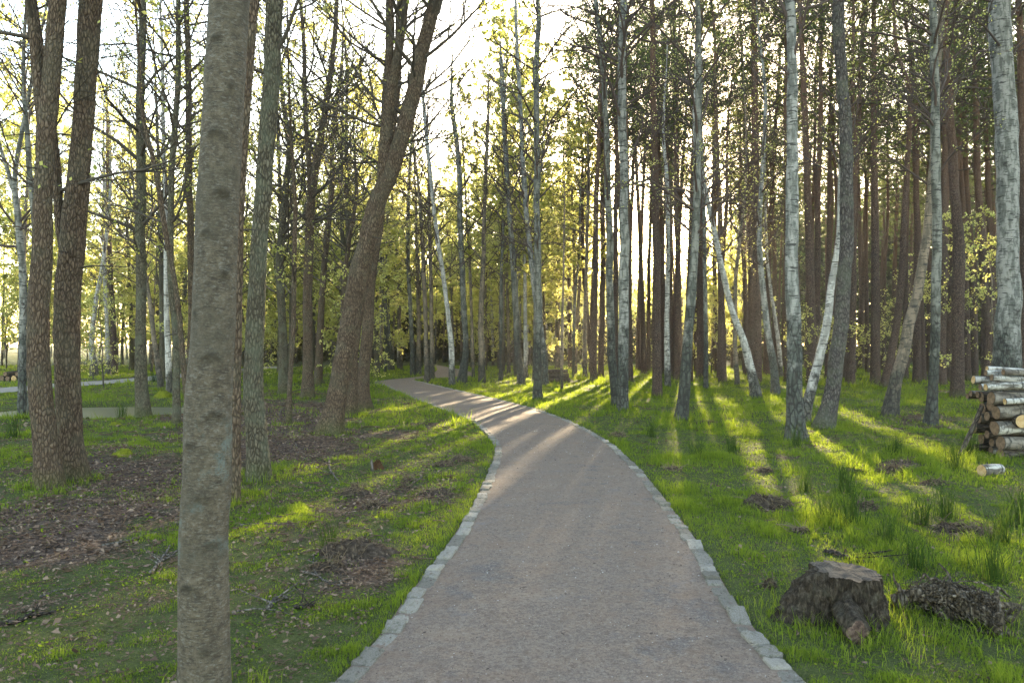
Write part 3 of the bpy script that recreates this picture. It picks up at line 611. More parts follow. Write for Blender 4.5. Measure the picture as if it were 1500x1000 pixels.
hero(B_, "bent birch with tan patches leaning right toward the straight birch", [(1303, 609, 24), (1311, 565, 20), (1323, 515, 18), (1334, 470, 17), (1345, 430, 16), (1352, 390, 15), (1360, 330, 13), (1368, 250, 11), (1377, 120, 10), (1385, 0, 9)], 'birch', 'tanbirch', 15, 5, seed=104, hi=1, rough=0.008)
hero(B_, "straight pale grey birch next to the bent tan birch", [(1364, 620, 20), (1366, 560, 16), (1369, 400, 14), (1368, 280, 14), (1364, 150, 13), (1359, 0, 11)], 'birch', 'greybirch', 16, 6, seed=105, hi=1, rough=0.006)
hero(P_, "thick dark pine with reddish top between the straight birch and woodpile", [(1402, 583, 21), (1403, 500, 19), (1404, 420, 19), (1402, 340, 16), (1395, 250, 14), (1387, 130, 11), (1381, 30, 9)], 'pine', 'pine', 20, 9, seed=106, hi=1, rough=0.01)
hero(B_, "very thick pale birch standing behind the woodpile", [(1472, 604, 46), (1475, 550, 42), (1477, 450, 35), (1478, 350, 32), (1478, 200, 32), (1476, 90, 32), (1474, 0, 32)], 'birch', 'birch', 19, 7, seed=107, hi=1, rough=0.014)
for i, (lb, pts, kd, bk) in enumerate([
 ("dark pine upright between the bent and straight birches", [(1343, 561, 13), (1343, 450, 11), (1341, 300, 9), (1338, 150, 8)], 'pine', 'pine'),
 ("pine leaning right with a kinked top behind the bent birch", [(1296, 570, 14), (1307, 520, 12), (1316, 460, 11), (1322, 400, 10), (1327, 300, 9), (1335, 190, 8), (1335, 125, 7), (1318, 75, 6), (1314, 0, 5)], 'pine', 'pine'),
 ("brown pine close right of the stout grey leaning pine", [(1247, 566, 12), (1250, 480, 10), (1252, 350, 9), (1256, 200, 8)], 'pine', 'pine'),
 ("reddish slim pine rising just left of the very thick birch", [(1444, 562, 14), (1447, 480, 12), (1440, 380, 11), (1432, 250, 10), (1428, 100, 8)], 'pine', 'pine'),
 ("dark pine behind the white log layers of the woodpile", [(1427, 553, 11), (1427, 450, 10), (1420, 300, 9), (1415, 150, 7)], 'pine', 'pine'),
 ("dark pine at the far side of the very thick birch", [(1502, 585, 16), (1502, 450, 14), (1500, 250, 12), (1497, 50, 10)], 'pine', 'pine'),
 ("dark pine in the gap behind the stout pine and bent birch", [(1281, 552, 10), (1281, 450, 9), (1279, 250, 8)], 'pine', 'pine'),
 ("slim dark pine just right of the thick dark pine", [(1417, 546, 9), (1416, 400, 8), (1413, 200, 7)], 'pine', 'pine'),
]):
    hero(P_, lb, pts, kd, bk, 19, 9.0, seed=120+i)
#BACKGROUND
# ------------------------------------------------------------------ trees further back, copied from a few grown ones
def proto(kind, bark, seed, H, r0, hb, lean=0.03, **over):
    r = np.random.default_rng(seed); n = 26; t = np.linspace(0, 1, n)
    a = r.random()*6.28; bend = lean*H*t**1.6; wv = (fbm(np.column_stack([t*4, np.full(n, seed), np.zeros(n)]), seed)-0.5)*0.5*t
    P = np.column_stack([np.cos(a)*bend+wv, np.sin(a)*bend-wv*0.6, t*H-0.2]); Rr = r0*(1-t)**0.8+0.012
    V, F, sc = trunk_tube(P, Rr, 9, seed, 0, 0.4)
    kp = dict(KIND[kind]); kp.update(over)
    b, lf = grow(P, Rr, kind, seed, hb, **kp)
    lm, bm = LEAFM[kind]
    return [("trunk", mesh_of("trunk", V, F, M[bark], True)), ("branches", b.mesh("branches", M[bm])),
            ("crown", mesh_of("crown", lf[0], [lf[1]], M[lm], False, rnd=lf[2]))]
PINES = [proto('pine', 'pine', 200+i, 19+i*0.8, 0.125+0.012*i, 11.0+i*0.5, 0.02+0.01*i, n1=30, nleaf=4600, lsize=0.08) for i in range(5)]
BIRCHES = [proto('birch', bk, 220+i, 14.5+i, 0.072+0.01*(i % 3), 3.2+0.5*i, 0.05, nleaf=12500, lsize=0.047, L1=2.2) for i, bk in enumerate(['greybirch', 'tanbirch', 'palebirch', 'greybirch', 'tanbirch'])]
YOUNG = [proto('birch', 'tanbirch', 240+i, 8.5+1.3*i, 0.055, 1.0, 0.06, nleaf=13500, lsize=0.052, L1=2.2, n1=40, elev=35) for i in range(3)]
ALDERS = [proto('alder', 'mossalder', 250+i, 15+i, 0.12+0.01*i, 3.2, 0.04, nleaf=8500, lsize=0.043) for i in range(3)]
SHRUBS = [proto('birch', 'tanbirch', 260+i, 3.2+0.8*i, 0.022, 0.4, 0.1, nleaf=1500, lsize=0.034, L1=1.3, n1=22, elev=35) for i in range(3)]
FIRST = {}
def plant(name, protos, label, group, px, d, scale=1.0, cat="tree"):
    i = rng.integers(len(protos)); x = (px-750)*d/FPX
    key = (name, id(protos), i)
    if key not in FIRST:
        t = thing(name, (0, 0, 0), label, cat, group)
        for pn, me in protos[i]: part(pn, me, t)
        FIRST[key] = t
    else:
        t = copy_tree(FIRST[key]); t['label'] = label; t['group'] = group
    t.location = (x, d, H1(x, d)-0.02); t.rotation_euler = (0, 0, rng.random()*6.28)
    t.scale = (scale, scale, scale*(0.92+0.16*rng.random()))
    return t
USED = []
def spots(n, px0, px1, d0, d1, gap, pw=1.4, name_gap=False):
    out = []; tries = 0
    while len(out) < n and tries < n*60:
        tries += 1; px = px0+(px1-px0)*rng.random(); d = d0+(d1-d0)*rng.random()**pw; x = (px-750)*d/FPX
        if float(sdpath([x], [d])[0]) < 0.9 or pond_r(x, d) < 1.5: continue
        if name_gap == 1 and 1000 < px < 1066 and d > 40: continue
        if name_gap and 775 < px < 900 and d < 66 and rng.random() < 0.62: continue
        if any((x-a)**2+(d-b)**2 < gap*gap for a, b in USED): continue
        USED.append((x, d)); out.append((px, d))
    return out
for o in list(bpy.data.objects):
    if o.get("category") == "tree": USED.append((o.location.x, o.location.y))
def zone(n, px0, px1, d0, d1, gap, name, protos, label, group, s0=0.85, s1=1.15, cat="tree"):
    for px, d in spots(n, px0, px1, d0, d1, gap, 1.4, 1 if group == "pines under the sun" else (2 if "beyond the bend" in group else 0)):
        plant(name, protos, label, group, px, d, s0+(s1-s0)*rng.random(), cat)
zone(112, 1095, 1560, 31, 84, 1.2, P_, PINES, "bare straight pine in the dark stand behind the leaning birches and woodpile", "pines of the dark stand")
zone(16, 1560, 2050, 10, 60, 2.2, P_, PINES, "bare straight pine in the dark stand behind the leaning birches and woodpile", "pines of the dark stand")
zone(26, 830, 1110, 35, 57, 1.3, P_, PINES, "slim backlit pine in the stand under the low sun", "pines under the sun")
zone(6, 945, 990, 57, 74, 1.3, P_, PINES, "slim backlit pine in the stand under the low sun", "pines under the sun")  # extra pines, added so their crowns shade the near path
zone(78, 530, 860, 36, 90, 1.15, B_, BIRCHES, "thin grey birch in the crowd beyond the path's double bend", "birches beyond the bend")
zone(24, 545, 850, 46, 95, 1.8, B_, YOUNG, "leafy young birch glowing yellow-green beyond the path's double bend", "young birches beyond the bend", 0.9, 1.25)
zone(30, 150, 560, 34, 80, 1.5, A_, ALDERS, "thin alder in the grove between the side path and the bend", "alders past the side path")
zone(26, 180, 560, 42, 90, 2.0, B_, YOUNG, "leafy young birch in the grove between the side path and the bend", "young birches past the side path", 0.9, 1.3)
zone(10, -60, 300, 36, 70, 2.2, B_, BIRCHES, "thin birch beyond the side path near the open bright horizon", "birches near the horizon")
zone(20, -120, 330, 40, 78, 2.2, B_, YOUNG, "leafy yellow-green birch beyond the side path near the open horizon", "leafy birches near the horizon", 0.9, 1.35)
zone(8, -500, -60, 8, 50, 2.5, A_, ALDERS, "alder at the edge of the wood left of the thick pair", "alders at the wood edge")
zone(5, 870, 1120, 46, 62, 2.0, B_, YOUNG, "leafy young birch glowing behind the sunlit grass", "young birches behind sunlit grass", 0.7, 0.95)
zone(9, 1180, 1460, 28, 52, 1.8, 'birch_shrub', SHRUBS, "small yellow-green birch bush under the dark pines", "bushes under the dark pines", 0.8, 1.3, "bush")
zone(7, 560, 1120, 40, 60, 1.8, 'birch_shrub', SHRUBS, "small yellow-green birch bush at the back of the clearing", "bushes behind the clearing", 0.7, 1.2, "bush")
zone(8, 100, 540, 26, 55, 1.8, 'birch_shrub', SHRUBS, "small yellow-green birch bush among the alders", "bushes among the alders", 0.7, 1.2, "bush")

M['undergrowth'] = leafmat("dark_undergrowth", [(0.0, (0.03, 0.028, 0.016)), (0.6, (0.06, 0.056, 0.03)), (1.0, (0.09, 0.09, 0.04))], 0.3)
# the wood beyond, which reads as one mass
def far_woods():
    r = np.random.default_rng(99); A = Acc(); n = 620
    px = -350+2300*r.random(n); d = 88+60*r.random(n); keep = (px > 330) | (r.random(n) < 0.3); px, d = px[keep], d[keep]; n = len(px)
    x = (px-750)*d/FPX; H = np.where(px > 1080, 19, np.where(px > 850, 14, 13))*(0.8+0.4*r.random(n))
    K = 4; t = np.linspace(0, 1, K); ln = r.normal(size=(n, 2))*0.7
    P = np.stack([x[:, None]+ln[:, :1]*t, d[:, None]+ln[:, 1:]*t, t*H[:, None]-0.3], -1)
    A.add(*tubes(P, 0.13*(1-0.8*t)[None]*np.ones((n, 1)), 5))
    m = np.where(px > 1080, 800, np.where(px > 850, 170, np.where(px > 330, 330, 300))); i = np.repeat(np.arange(n), m); k = len(i)
    f = r.random(k)**0.8; c = np.column_stack([x[i]+r.normal(size=k)*1.2, d[i]+r.normal(size=k)*1.2, H[i]*(0.12+0.9*f)])
    V, F, rn = leaf_quads(c, np.where(px[i] > 1080, 0.22, 0.165)*(0.6+0.9*r.random(k)), 0.7, r=r)
    yel = px[i] < 1080
    q = np.arange(len(F)); fy = np.repeat(yel, 1)
    A.add(V, F[yel], rn, 1); A.add(V, F[~yel], rn, 2)
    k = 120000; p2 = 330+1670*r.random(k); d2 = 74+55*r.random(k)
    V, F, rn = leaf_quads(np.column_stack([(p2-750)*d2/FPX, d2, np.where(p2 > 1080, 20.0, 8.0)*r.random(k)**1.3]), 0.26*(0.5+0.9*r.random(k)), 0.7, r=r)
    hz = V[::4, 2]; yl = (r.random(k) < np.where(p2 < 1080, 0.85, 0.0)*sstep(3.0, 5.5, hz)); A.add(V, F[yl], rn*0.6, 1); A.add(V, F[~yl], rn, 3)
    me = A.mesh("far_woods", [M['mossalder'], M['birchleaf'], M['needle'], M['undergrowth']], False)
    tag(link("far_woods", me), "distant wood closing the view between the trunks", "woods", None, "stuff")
far_woods()
# ------------------------------------------------------------------ grass, leaf litter, gravel crumbs
def ramp_mat(name, stops, trans, tst): return leafmat(name, stops, trans, tst)
M['grass'] = leafmat("fresh_grass", [(0.0, (0.04, 0.07, 0.012)), (0.45, (0.075, 0.12, 0.018)), (0.85, (0.12, 0.165, 0.025)), (1.0, (0.20, 0.17, 0.08))], 0.5,
                     [(0.0, (0.12, 0.18, 0.015)), (0.5, (0.23, 0.31, 0.03)), (0.9, (0.36, 0.42, 0.05)), (1.0, (0.36, 0.31, 0.12))])
def blades(x, y, z, h, wd, r, lean=0.45, seg=2):
    n = len(x); az = r.random(n)*6.28; tw = r.random(n)*6.28; ln = lean*(0.3+r.random(n))*h
    B = np.column_stack([x, y, z]); S = np.column_stack([np.cos(tw), np.sin(tw), np.zeros(n)])*(wd*0.5)[:, None]
    L = np.column_stack([np.cos(az), np.sin(az), np.zeros(n)])*ln[:, None]; U = np.array([0, 0, 1.0])*h[:, None]
    if seg == 2:
        mid = B+L*0.3+U*0.6; tip = B+L+U*0.97
        V = np.stack([B-S, B+S, mid+S*0.75, mid-S*0.75, tip], 1).reshape(-1, 3); o = np.arange(n)*5
        return V, [np.column_stack([o, o+1, o+2, o+3]), np.column_stack([o+3, o+2, o+4])], 5
    V = np.stack([B-S, B+S, B+L+U], 1).reshape(-1, 3); o = np.arange(n)*3
    return V, [np.column_stack([o, o+1, o+2])], 3
def scatter(d0, d1, dens, r, side=0.78):
    n = int(dens*side*(d1*d1-d0*d0)); d = np.sqrt(d0*d0+(d1*d1-d0*d0)*r.random(n)); x = (r.random(n)*2-1)*side*d; return x, d
def grass():
    r = np.random.default_rng(3); A = Acc()
    for d0, d1, dens, wd, h, seg in [(2.2, 5, 8200, .0036, .040, 2), (5, 9, 4200, .005, .045, 2), (9, 16, 1500, .0085, .052, 2), (16, 30, 380, .018, .08, 1), (30, 62, 75, .045, .10, 1)]:
        x, y = scatter(d0, d1, dens, r); s = sdpath(x, y); li = litter(x, y)
        lush = fbm2(x*0.8, y*0.8, 41, 3); tuft = fbm2(x*5, y*5, 43, 2)
        pr = (1-0.86*li)*(0.62+0.6*sstep(0.3, 0.6, lush))*(0.62+0.6*sstep(0.32, 0.6, tuft))
        k = (s > 0.05*r.random(len(s))-0.03) & (pond_r(x, y) > 0.95) & (r.random(len(x)) < pr); x, y, s, lush, tuft, li = x[k], y[k], s[k], lush[k], tuft[k], li[k]
        right = sstep(-0.5, 1.5, x-0.0*y)
        hh = h*(0.45+1.1*r.random(len(x)))*(0.55+1.1*sstep(0.35, 0.7, lush))*(0.55+1.35*sstep(0.5, 0.8, tuft))*(0.85+0.15*right)*(1-0.4*li)
        hh = np.where(s < 0.35, hh*1.15, hh)
        V, F, m = blades(x, y, height(x, y)-0.008, hh, wd*(0.7+0.6*r.random(len(x))), r, 0.6, seg)
        col = np.clip(0.1+0.55*r.random(len(x))+0.5*(fbm2(x*0.5, y*0.5, 47)-0.5)+0.25*(lush-0.5), 0, 0.9)
        col = np.where(r.random(len(x)) < 0.05+0.12*li, 0.97, col)
        A.add(V, F, np.repeat(col, m))
    for o in list(bpy.data.objects):                                        # longer tufts the mower and hooves miss, round each trunk
        if o.get("category") != "tree" or not (3 < o.location.y < 32) or abs(o.location.x) > 0.8*o.location.y: continue
        m = 260; a = r.random(m)*6.28; u = 0.10+0.32*r.random(m)**0.8; x, y = o.location.x+u*np.cos(a), o.location.y+u*np.sin(a); wd = 0.0045*max(1.0, o.location.y/7)
        k = sdpath(x, y) > 0.02; x, y = x[k], y[k]; m = len(x)
        V, F, q = blades(x, y, height(x, y)-0.01, (0.05+0.10*r.random(m))*(1.1-0.6*litter(x, y)), np.full(m, wd), r, 0.5, 2); A.add(V, F, np.repeat(0.9*r.random(m), q))
    for cx, cy, r0, m in [(1.99, 4.75, .24, 900), (1.86, 4.36, .07, 260), (2.66, 4.72, .2, 700)]:    # lush grass against the stump and root wad
        a = r.random(m)*6.28; u = r0+0.34*r.random(m)**1.3; x, y = cx+u*np.cos(a), cy+u*np.sin(a); k = sdpath(x, y) > 0.01; x, y = x[k], y[k]; m = len(x)
        V, F, q = blades(x, y, height(x, y)-0.01, 0.04+0.10*r.random(m)**1.5, np.full(m, .0046), r, 0.6, 2); A.add(V, F, np.repeat(0.15+0.8*r.random(m), q))
    for d0, d1, dens, sz in [(2.2, 6, 650, .009), (6, 12, 220, .014)]:      # low broad leaves among the blades
        x, y = scatter(d0, d1, dens, r); k = (sdpath(x, y) > 0.08) & (pond_r(x, y) > 1) & (fbm2(x*1.6, y*1.6, 61, 3) > 0.5) & (r.random(len(x)) > litter(x, y)*0.8); x, y = x[k], y[k]; n = len(x)
        V, F, rn = leaf_quads(np.column_stack([x, y, height(x, y)+0.01+0.03*r.random(n)]), sz*(0.5+r.random(n)), 0.8, np.array([0, 0, 1.0])+r.normal(size=(n, 3))*0.4, r, unit(np.column_stack([r.normal(size=(n, 2)), r.normal(size=n)*0.3])))
        A.add(V, F, 0.1+0.5*rn)
    tag(link("grass", A.mesh("grass", M['grass'], False)), "fresh green woodland grass either side of the path", "grass", None, "stuff")
grass()
def leaf_litter():
    r = np.random.default_rng(4); A = Acc()
    for d0, d1, dens, sz in [(2.2, 6, 1500, .013), (6, 14, 480, .02), (14, 30, 80, .036), (2.2, 9, 60, .026)]:
        x, y = scatter(d0, d1, dens, r); k = (sdpath(x, y) > 0.12) & (pond_r(x, y) > 1.0) & (r.random(len(x)) < np.where(x < 0.3, 0.34, 0.07)+0.62*litter(x, y)); x, y = x[k], y[k]; n = len(x)
        c = np.column_stack([x, y, height(x, y)+0.004+0.02*r.random(n)])
        ax = unit(np.column_stack([r.normal(size=(n, 2)), r.normal(size=n)*0.3])); nm = unit(np.column_stack([r.normal(size=(n, 2))*0.45, np.ones(n)]))
        V, F, rn = leaf_quads(c, sz*(0.5+0.9*r.random(n)), 0.55, nm, r, ax); V = V.reshape(-1, 4, 3); V[:, 1, 2] += sz*0.6*(r.random(n)-0.2); V[:, 3, 2] += sz*0.6*(r.random(n)-0.2); V[:, 2, 2] += sz*0.5*(r.random(n)-0.3)
        A.add(V, F, rn)
        q = r.random(n) < 0.16; m = q.sum(); s = c[q]; dr = unit(np.column_stack([r.normal(size=(m, 2)), r.normal(size=m)*0.08])); L = sz*(1.5+7*r.random(m)**2)
        t = np.linspace(0, 1, 4); kk = r.normal(size=(m, 4, 3))*np.array([.12, .12, .04])*L[:, None, None]*0.3
        A.add(*tubes(s[:, None]+dr[:, None]*L[:, None, None]*t[None, :, None]+kk, (0.0022*(d0/4+0.5))*np.ones((m, 4)), 4), rnd=0.35)
    mt = leafmat("dead_leaf", [(0.0, (0.05, 0.034, 0.026)), (0.5, (0.13, 0.086, 0.062)), (0.85, (0.23, 0.165, 0.12)), (1.0, (0.36, 0.29, 0.23))], 0.15)
    tag(link("leaf_litter", A.mesh("leaf_litter", mt, False)), "brown fallen leaves and twigs on bare soil", "leaf litter", None, "stuff")
leaf_litter()
def crumbs():
    r = np.random.default_rng(6); A = Acc()
    for d0, d1, dens, sz in [(2.2, 5, 900, .0042), (5, 10, 260, .0065), (10, 18, 60, .011)]:
        x, y = scatter(d0, d1, dens, r, 0.45); k = sdpath(x, y) < -0.02; x, y = x[k], y[k]; n = len(x)
        c = np.column_stack([x, y, np.full(n, 0.016)+0.014*np.clip(-sdpath(x, y), 0, 1)]); s = sz*(0.4+r.random(n)**2)
        o = np.array([[1, 0, 0], [-.5, .8, 0], [-.5, -.8, 0], [0, 0, .7]]); a = r.random(n)*6.28; ca, sa = np.cos(a), np.sin(a)
        ox = ca[:, None]*o[None, :, 0]-sa[:, None]*o[None, :, 1]; oy = sa[:, None]*o[None, :, 0]+ca[:, None]*o[None, :, 1]
        V = c[:, None]+np.stack([ox*s[:, None]*(0.6+0.8*r.random((n, 1))), oy*s[:, None], o[None, :, 2]*s[:, None]], -1); b = np.arange(n)*4
        A.add(V, np.concatenate([np.column_stack([b, b+1, b+3]), np.column_stack([b+1, b+2, b+3]), np.column_stack([b+2, b, b+3])]), np.repeat(r.random(n), 4))
    x, y = scatter(2.4, 16, 130, r, 0.45); sp = sdpath(x, y); k = (sp < -0.01) & (r.random(len(x)) < 0.2+0.8*np.exp(sp/0.14)+0.5*(fbm2(x*1.5, y*1.5, 91) > 0.56)); x, y = x[k], y[k]; n = len(x)
    V, F, rn = leaf_quads(np.column_stack([x, y, np.full(n, 0.033)]), 0.005+0.02*r.random(n)**3, 0.35, np.tile([0, 0, 1.0], (n, 1))+r.normal(size=(n, 3))*0.2, r, unit(np.column_stack([r.normal(size=(n, 2)), np.zeros(n)]))); A.add(V, F, rn*0.55)
    g = G("crumb"); m = g.bsdf(g.ramp(g.attr('rnd'), [(0.0, (0.05, 0.035, 0.028)), (0.45, (0.14, 0.105, 0.085)), (0.9, (0.24, 0.21, 0.19)), (1.0, (0.42, 0.4, 0.37))]), 0.9)
    tag(link("gravel_crumbs", A.mesh("gravel_crumbs", m, False)), "loose gravel crumbs and bud scales on the path", "gravel", None, "stuff")
crumbs()
# ------------------------------------------------------------------ granite setts along both edges
g = G("granite"); v = g.coords((1, 1, 1)); n1 = g.noise(v, 28, 6, 0.7); n2 = g.noise(v, 5, 3)
c = g.ramp(n1, [(0.3, (0.045, 0.038, 0.029)), (0.46, (0.15, 0.134, 0.11)), (0.72, (0.30, 0.272, 0.23))])
c = g.mix(g.math('MULTIPLY', g.ramp(n2, [(0.5, 0.0), (0.68, 1.0)]), 0.75), c, (0.075, 0.07, 0.042))
oi = g.n("ObjectInfo"); c = g.mix(g.ramp(oi.outputs['Random'], [(0.0, 0.55), (0.45, 0.0), (1.0, 0.0)]), c, (0.07, 0.06, 0.045))
c = g.mix(g.ramp(oi.outputs['Random'], [(0.6, 0.0), (1.0, 0.35)]), c, (0.40, 0.355, 0.29))
M['granite'] = g.bsdf(c, 0.85, n1, 0.6, 0.012, 0.25)
def sett_mesh(seed):
    r = np.random.default_rng(seed); n = 9
    lin = np.linspace(-1, 1, n); V = []; F = []
    for ax in range(3):
        for s in (-1, 1):
            u, w_ = np.meshgrid(lin, lin); p = np.zeros((n*n, 3)); p[:, ax] = s; p[:, (ax+1) % 3] = u.ravel(); p[:, (ax+2) % 3] = w_.ravel()
            b = len(V)*n*n; i = np.arange(n*n).reshape(n, n)+b; q = np.stack([i[:-1, :-1], i[:-1, 1:], i[1:, 1:], i[1:, :-1]], -1).reshape(-1, 4)
            F.append(q if s > 0 else q[:, ::-1]); V.append(p)
    V = np.vstack(V); p4 = (np.abs(V)**11).sum(1, keepdims=True)**(1/11); V = V/p4
    V = V*(1+0.22*(fbm(V*1.7+seed*9.1, seed, 3)-0.5)[:, None])+np.array([r.normal()*0.05, 0, 0])*V[:, 1:2]
    V[:, 2] += 0.34*(fbm(V*3.2+seed, seed+5, 4)-0.5)+0.08*r.normal()*V[:, 0]
    return V, np.vstack(F)
SETTS = [sett_mesh(300+i) for i in range(10)]
SETTME = [mesh_of("sett", V*np.array([0.5, 0.5, 0.5]), [F], M['granite']) for V, F in SETTS]
def kerb(E, side, label):
    r = np.random.default_rng(50+side); seg = np.linalg.norm(np.diff(E, axis=0), axis=1); cum = np.concatenate([[0], np.cumsum(seg)])
    T = unit(np.gradient(E, axis=0)); N = np.column_stack([T[:, 1], -T[:, 0]])*side
    s = np.interp(2.3, E[:60, 1], cum[:60]); items = []
    while s < cum[-1]-0.5:
        L = 0.12+0.15*r.random(); m = s+L/2; s += L+0.008+0.012*r.random()
        p = np.array([np.interp(m, cum, E[:, k]) for k in (0, 1)]); t = np.array([np.interp(m, cum, T[:, k]) for k in (0, 1)]); nn = np.array([np.interp(m, cum, N[:, k]) for k in (0, 1)])
        if p[1] > 37: break
        p = p-nn*(0.055+0.008*r.normal()); wd = 0.100+0.022*r.random()
        items.append((p, math.atan2(t[1], t[0])+r.normal()*0.03, L, wd, -0.010+0.006*r.normal(), r.integers(10)))
    root = thing("stone_kerb", (items[0][0][0], items[0][0][1], 0), label, "kerb"); o0 = np.array([items[0][0][0], items[0][0][1], 0])
    A = Acc()
    for i, (p, a, L, wd, z, k) in enumerate(items):
        if i < 100:
            o = part("kerb_stone", SETTME[k], root); o.location = (p[0]-o0[0], p[1]-o0[1], z-0.02); o.rotation_euler = (r.normal()*0.05, r.normal()*0.04, a+(math.pi if r.random() < 0.5 else 0)); o.scale = (L*1.02, wd, 0.10)
        else:
            V, F = SETTS[k]; V = V*np.array([L*0.51, wd/2, 0.05]); ca, sa = math.cos(a), math.sin(a)
            A.add(np.column_stack([V[:, 0]*ca-V[:, 1]*sa+p[0]-o0[0], V[:, 0]*sa+V[:, 1]*ca+p[1]-o0[1], V[:, 2]+z-0.02]), F)
    if A.n: tag(part("kerb_stone", A.mesh("kerb_stones_beyond", M['granite']), root), kind="stuff")
kerb(PL, -1, "row of rough granite setts edging the left side of the gravel path")
kerb(PR, 1, "row of rough granite setts edging the right side of the gravel path")

# ------------------------------------------------------------------ logs
M['logwhite'] = birch_bark("log_white_bark", (0.40, 0.38, 0.34), (0.085, 0.07, 0.055), 0.004, 0.9)
M['loggrey'] = birch_bark("log_grey_bark", (0.19, 0.165, 0.135), (0.07, 0.056, 0.044), 0.004, 0.9)
M['logdark'] = rough_bark("log_dark_bark", (0.035, 0.028, 0.022), (0.085, 0.068, 0.054), (0.15, 0.12, 0.092), 26, 0.3, moss=0.0)
def cutmat(name, cols):
    g = G(name); tc = g.n("TexCoord"); mp = g.n("Mapping", {'Vector': tc.outputs['Object'], 'Scale': (1, 1, 0.0)})
    v = g.n("VectorMath", {0: mp.outputs[0], 1: g.n("TexNoise", {'Vector': tc.outputs['Object'], 'Scale': 9.0}).outputs['Color']}, operation='MULTIPLY_ADD')
    v.inputs[2].default_value = (0, 0, 0)
    ln = g.n("VectorMath", {0: mp.outputs[0]}, operation='LENGTH').outputs['Value']
    nn = g.noise(tc.outputs['Object'], 14, 5, 0.7)
    w_ = g.math('SINE', g.math('ADD', g.math('MULTIPLY', ln, 330.0), g.math('MULTIPLY', nn, 14.0)))
    c = g.ramp(g.math('ADD', g.math('MULTIPLY', w_, 0.06), nn), [(0.3, cols[0]), (0.52, cols[1]), (0.75, cols[2])])
    return g.bsdf(c, 0.9, nn, 0.4, 0.01)
M['cut'] = cutmat("cut_wood", [(0.055, 0.034, 0.022), (0.125, 0.08, 0.05), (0.21, 0.145, 0.095)])
M['cutpale'] = cutmat("fresh_cut_wood", [(0.24, 0.14, 0.06), (0.38, 0.25, 0.12), (0.46, 0.34, 0.2)])
M['cutold'] = cutmat("weathered_cut_wood", [(0.025, 0.02, 0.016), (0.06, 0.046, 0.035), (0.12, 0.095, 0.07)])
def log(name, label, p0, ax, L, dia, bark, cut='cut', seed=1, group="logs of the woodpile", cat="log"):
    """p0: centre of the near end; ax: horizontal direction of the log"""
    r = np.random.default_rng(seed); n, sd = 16, 22; t = np.linspace(0, 1, n)
    P = np.column_stack([0.012*np.sin(t*3+r.random()*6)*L, 0.012*np.sin(t*4+r.random()*6)*L, t*L]); P[:, :2] -= P[0, :2]
    Rr = dia/2*(1-0.12*t*r.random())*np.ones(n)
    V, F = tubes(P[None], Rr[None], sd); U = V.reshape(n, sd, 3)-P[:, None]; k = 1+0.22*(fbm(V*np.array([5, 5, 2.0])/max(dia, 0.1)*0.12*2+seed, seed, 3)-0.5).reshape(n, sd, 1)
    V = P[:, None]+U*k
    th = bpy.data.objects.new(name, None); COL.objects.link(th); tag(th, label, cat, group); th.empty_display_size = 0.1
    th.location = tuple(p0); d = Vector(ax).normalized(); th.rotation_mode = 'QUATERNION'; th.rotation_quaternion = d.to_track_quat('Z', 'Y')
    part("bark", mesh_of("bark", V.reshape(-1, 3), F, M[bark]), th)
    for e, sgn in ((0, -1), (n-1, 1)):
        ring = V[e]; c0 = ring.mean(0); q = np.vstack([ring*0.0+c0+(ring-c0)*0.985, c0+(ring-c0)*0.5, c0[None]]); q[:, 2] += sgn*0.004+r.normal(size=len(q))*0.0015
        i = np.arange(sd); j = (i+1) % sd
        f = np.column_stack([i, j, j+sd, i+sd]); f2 = np.column_stack([i+sd, j+sd, np.full(sd, 2*sd)])
        part("cut_end", mesh_of("cut_end", q, [f, f2] if sgn > 0 else [f[:, ::-1], f2[:, ::-1]], M[cut]), th)
    return th
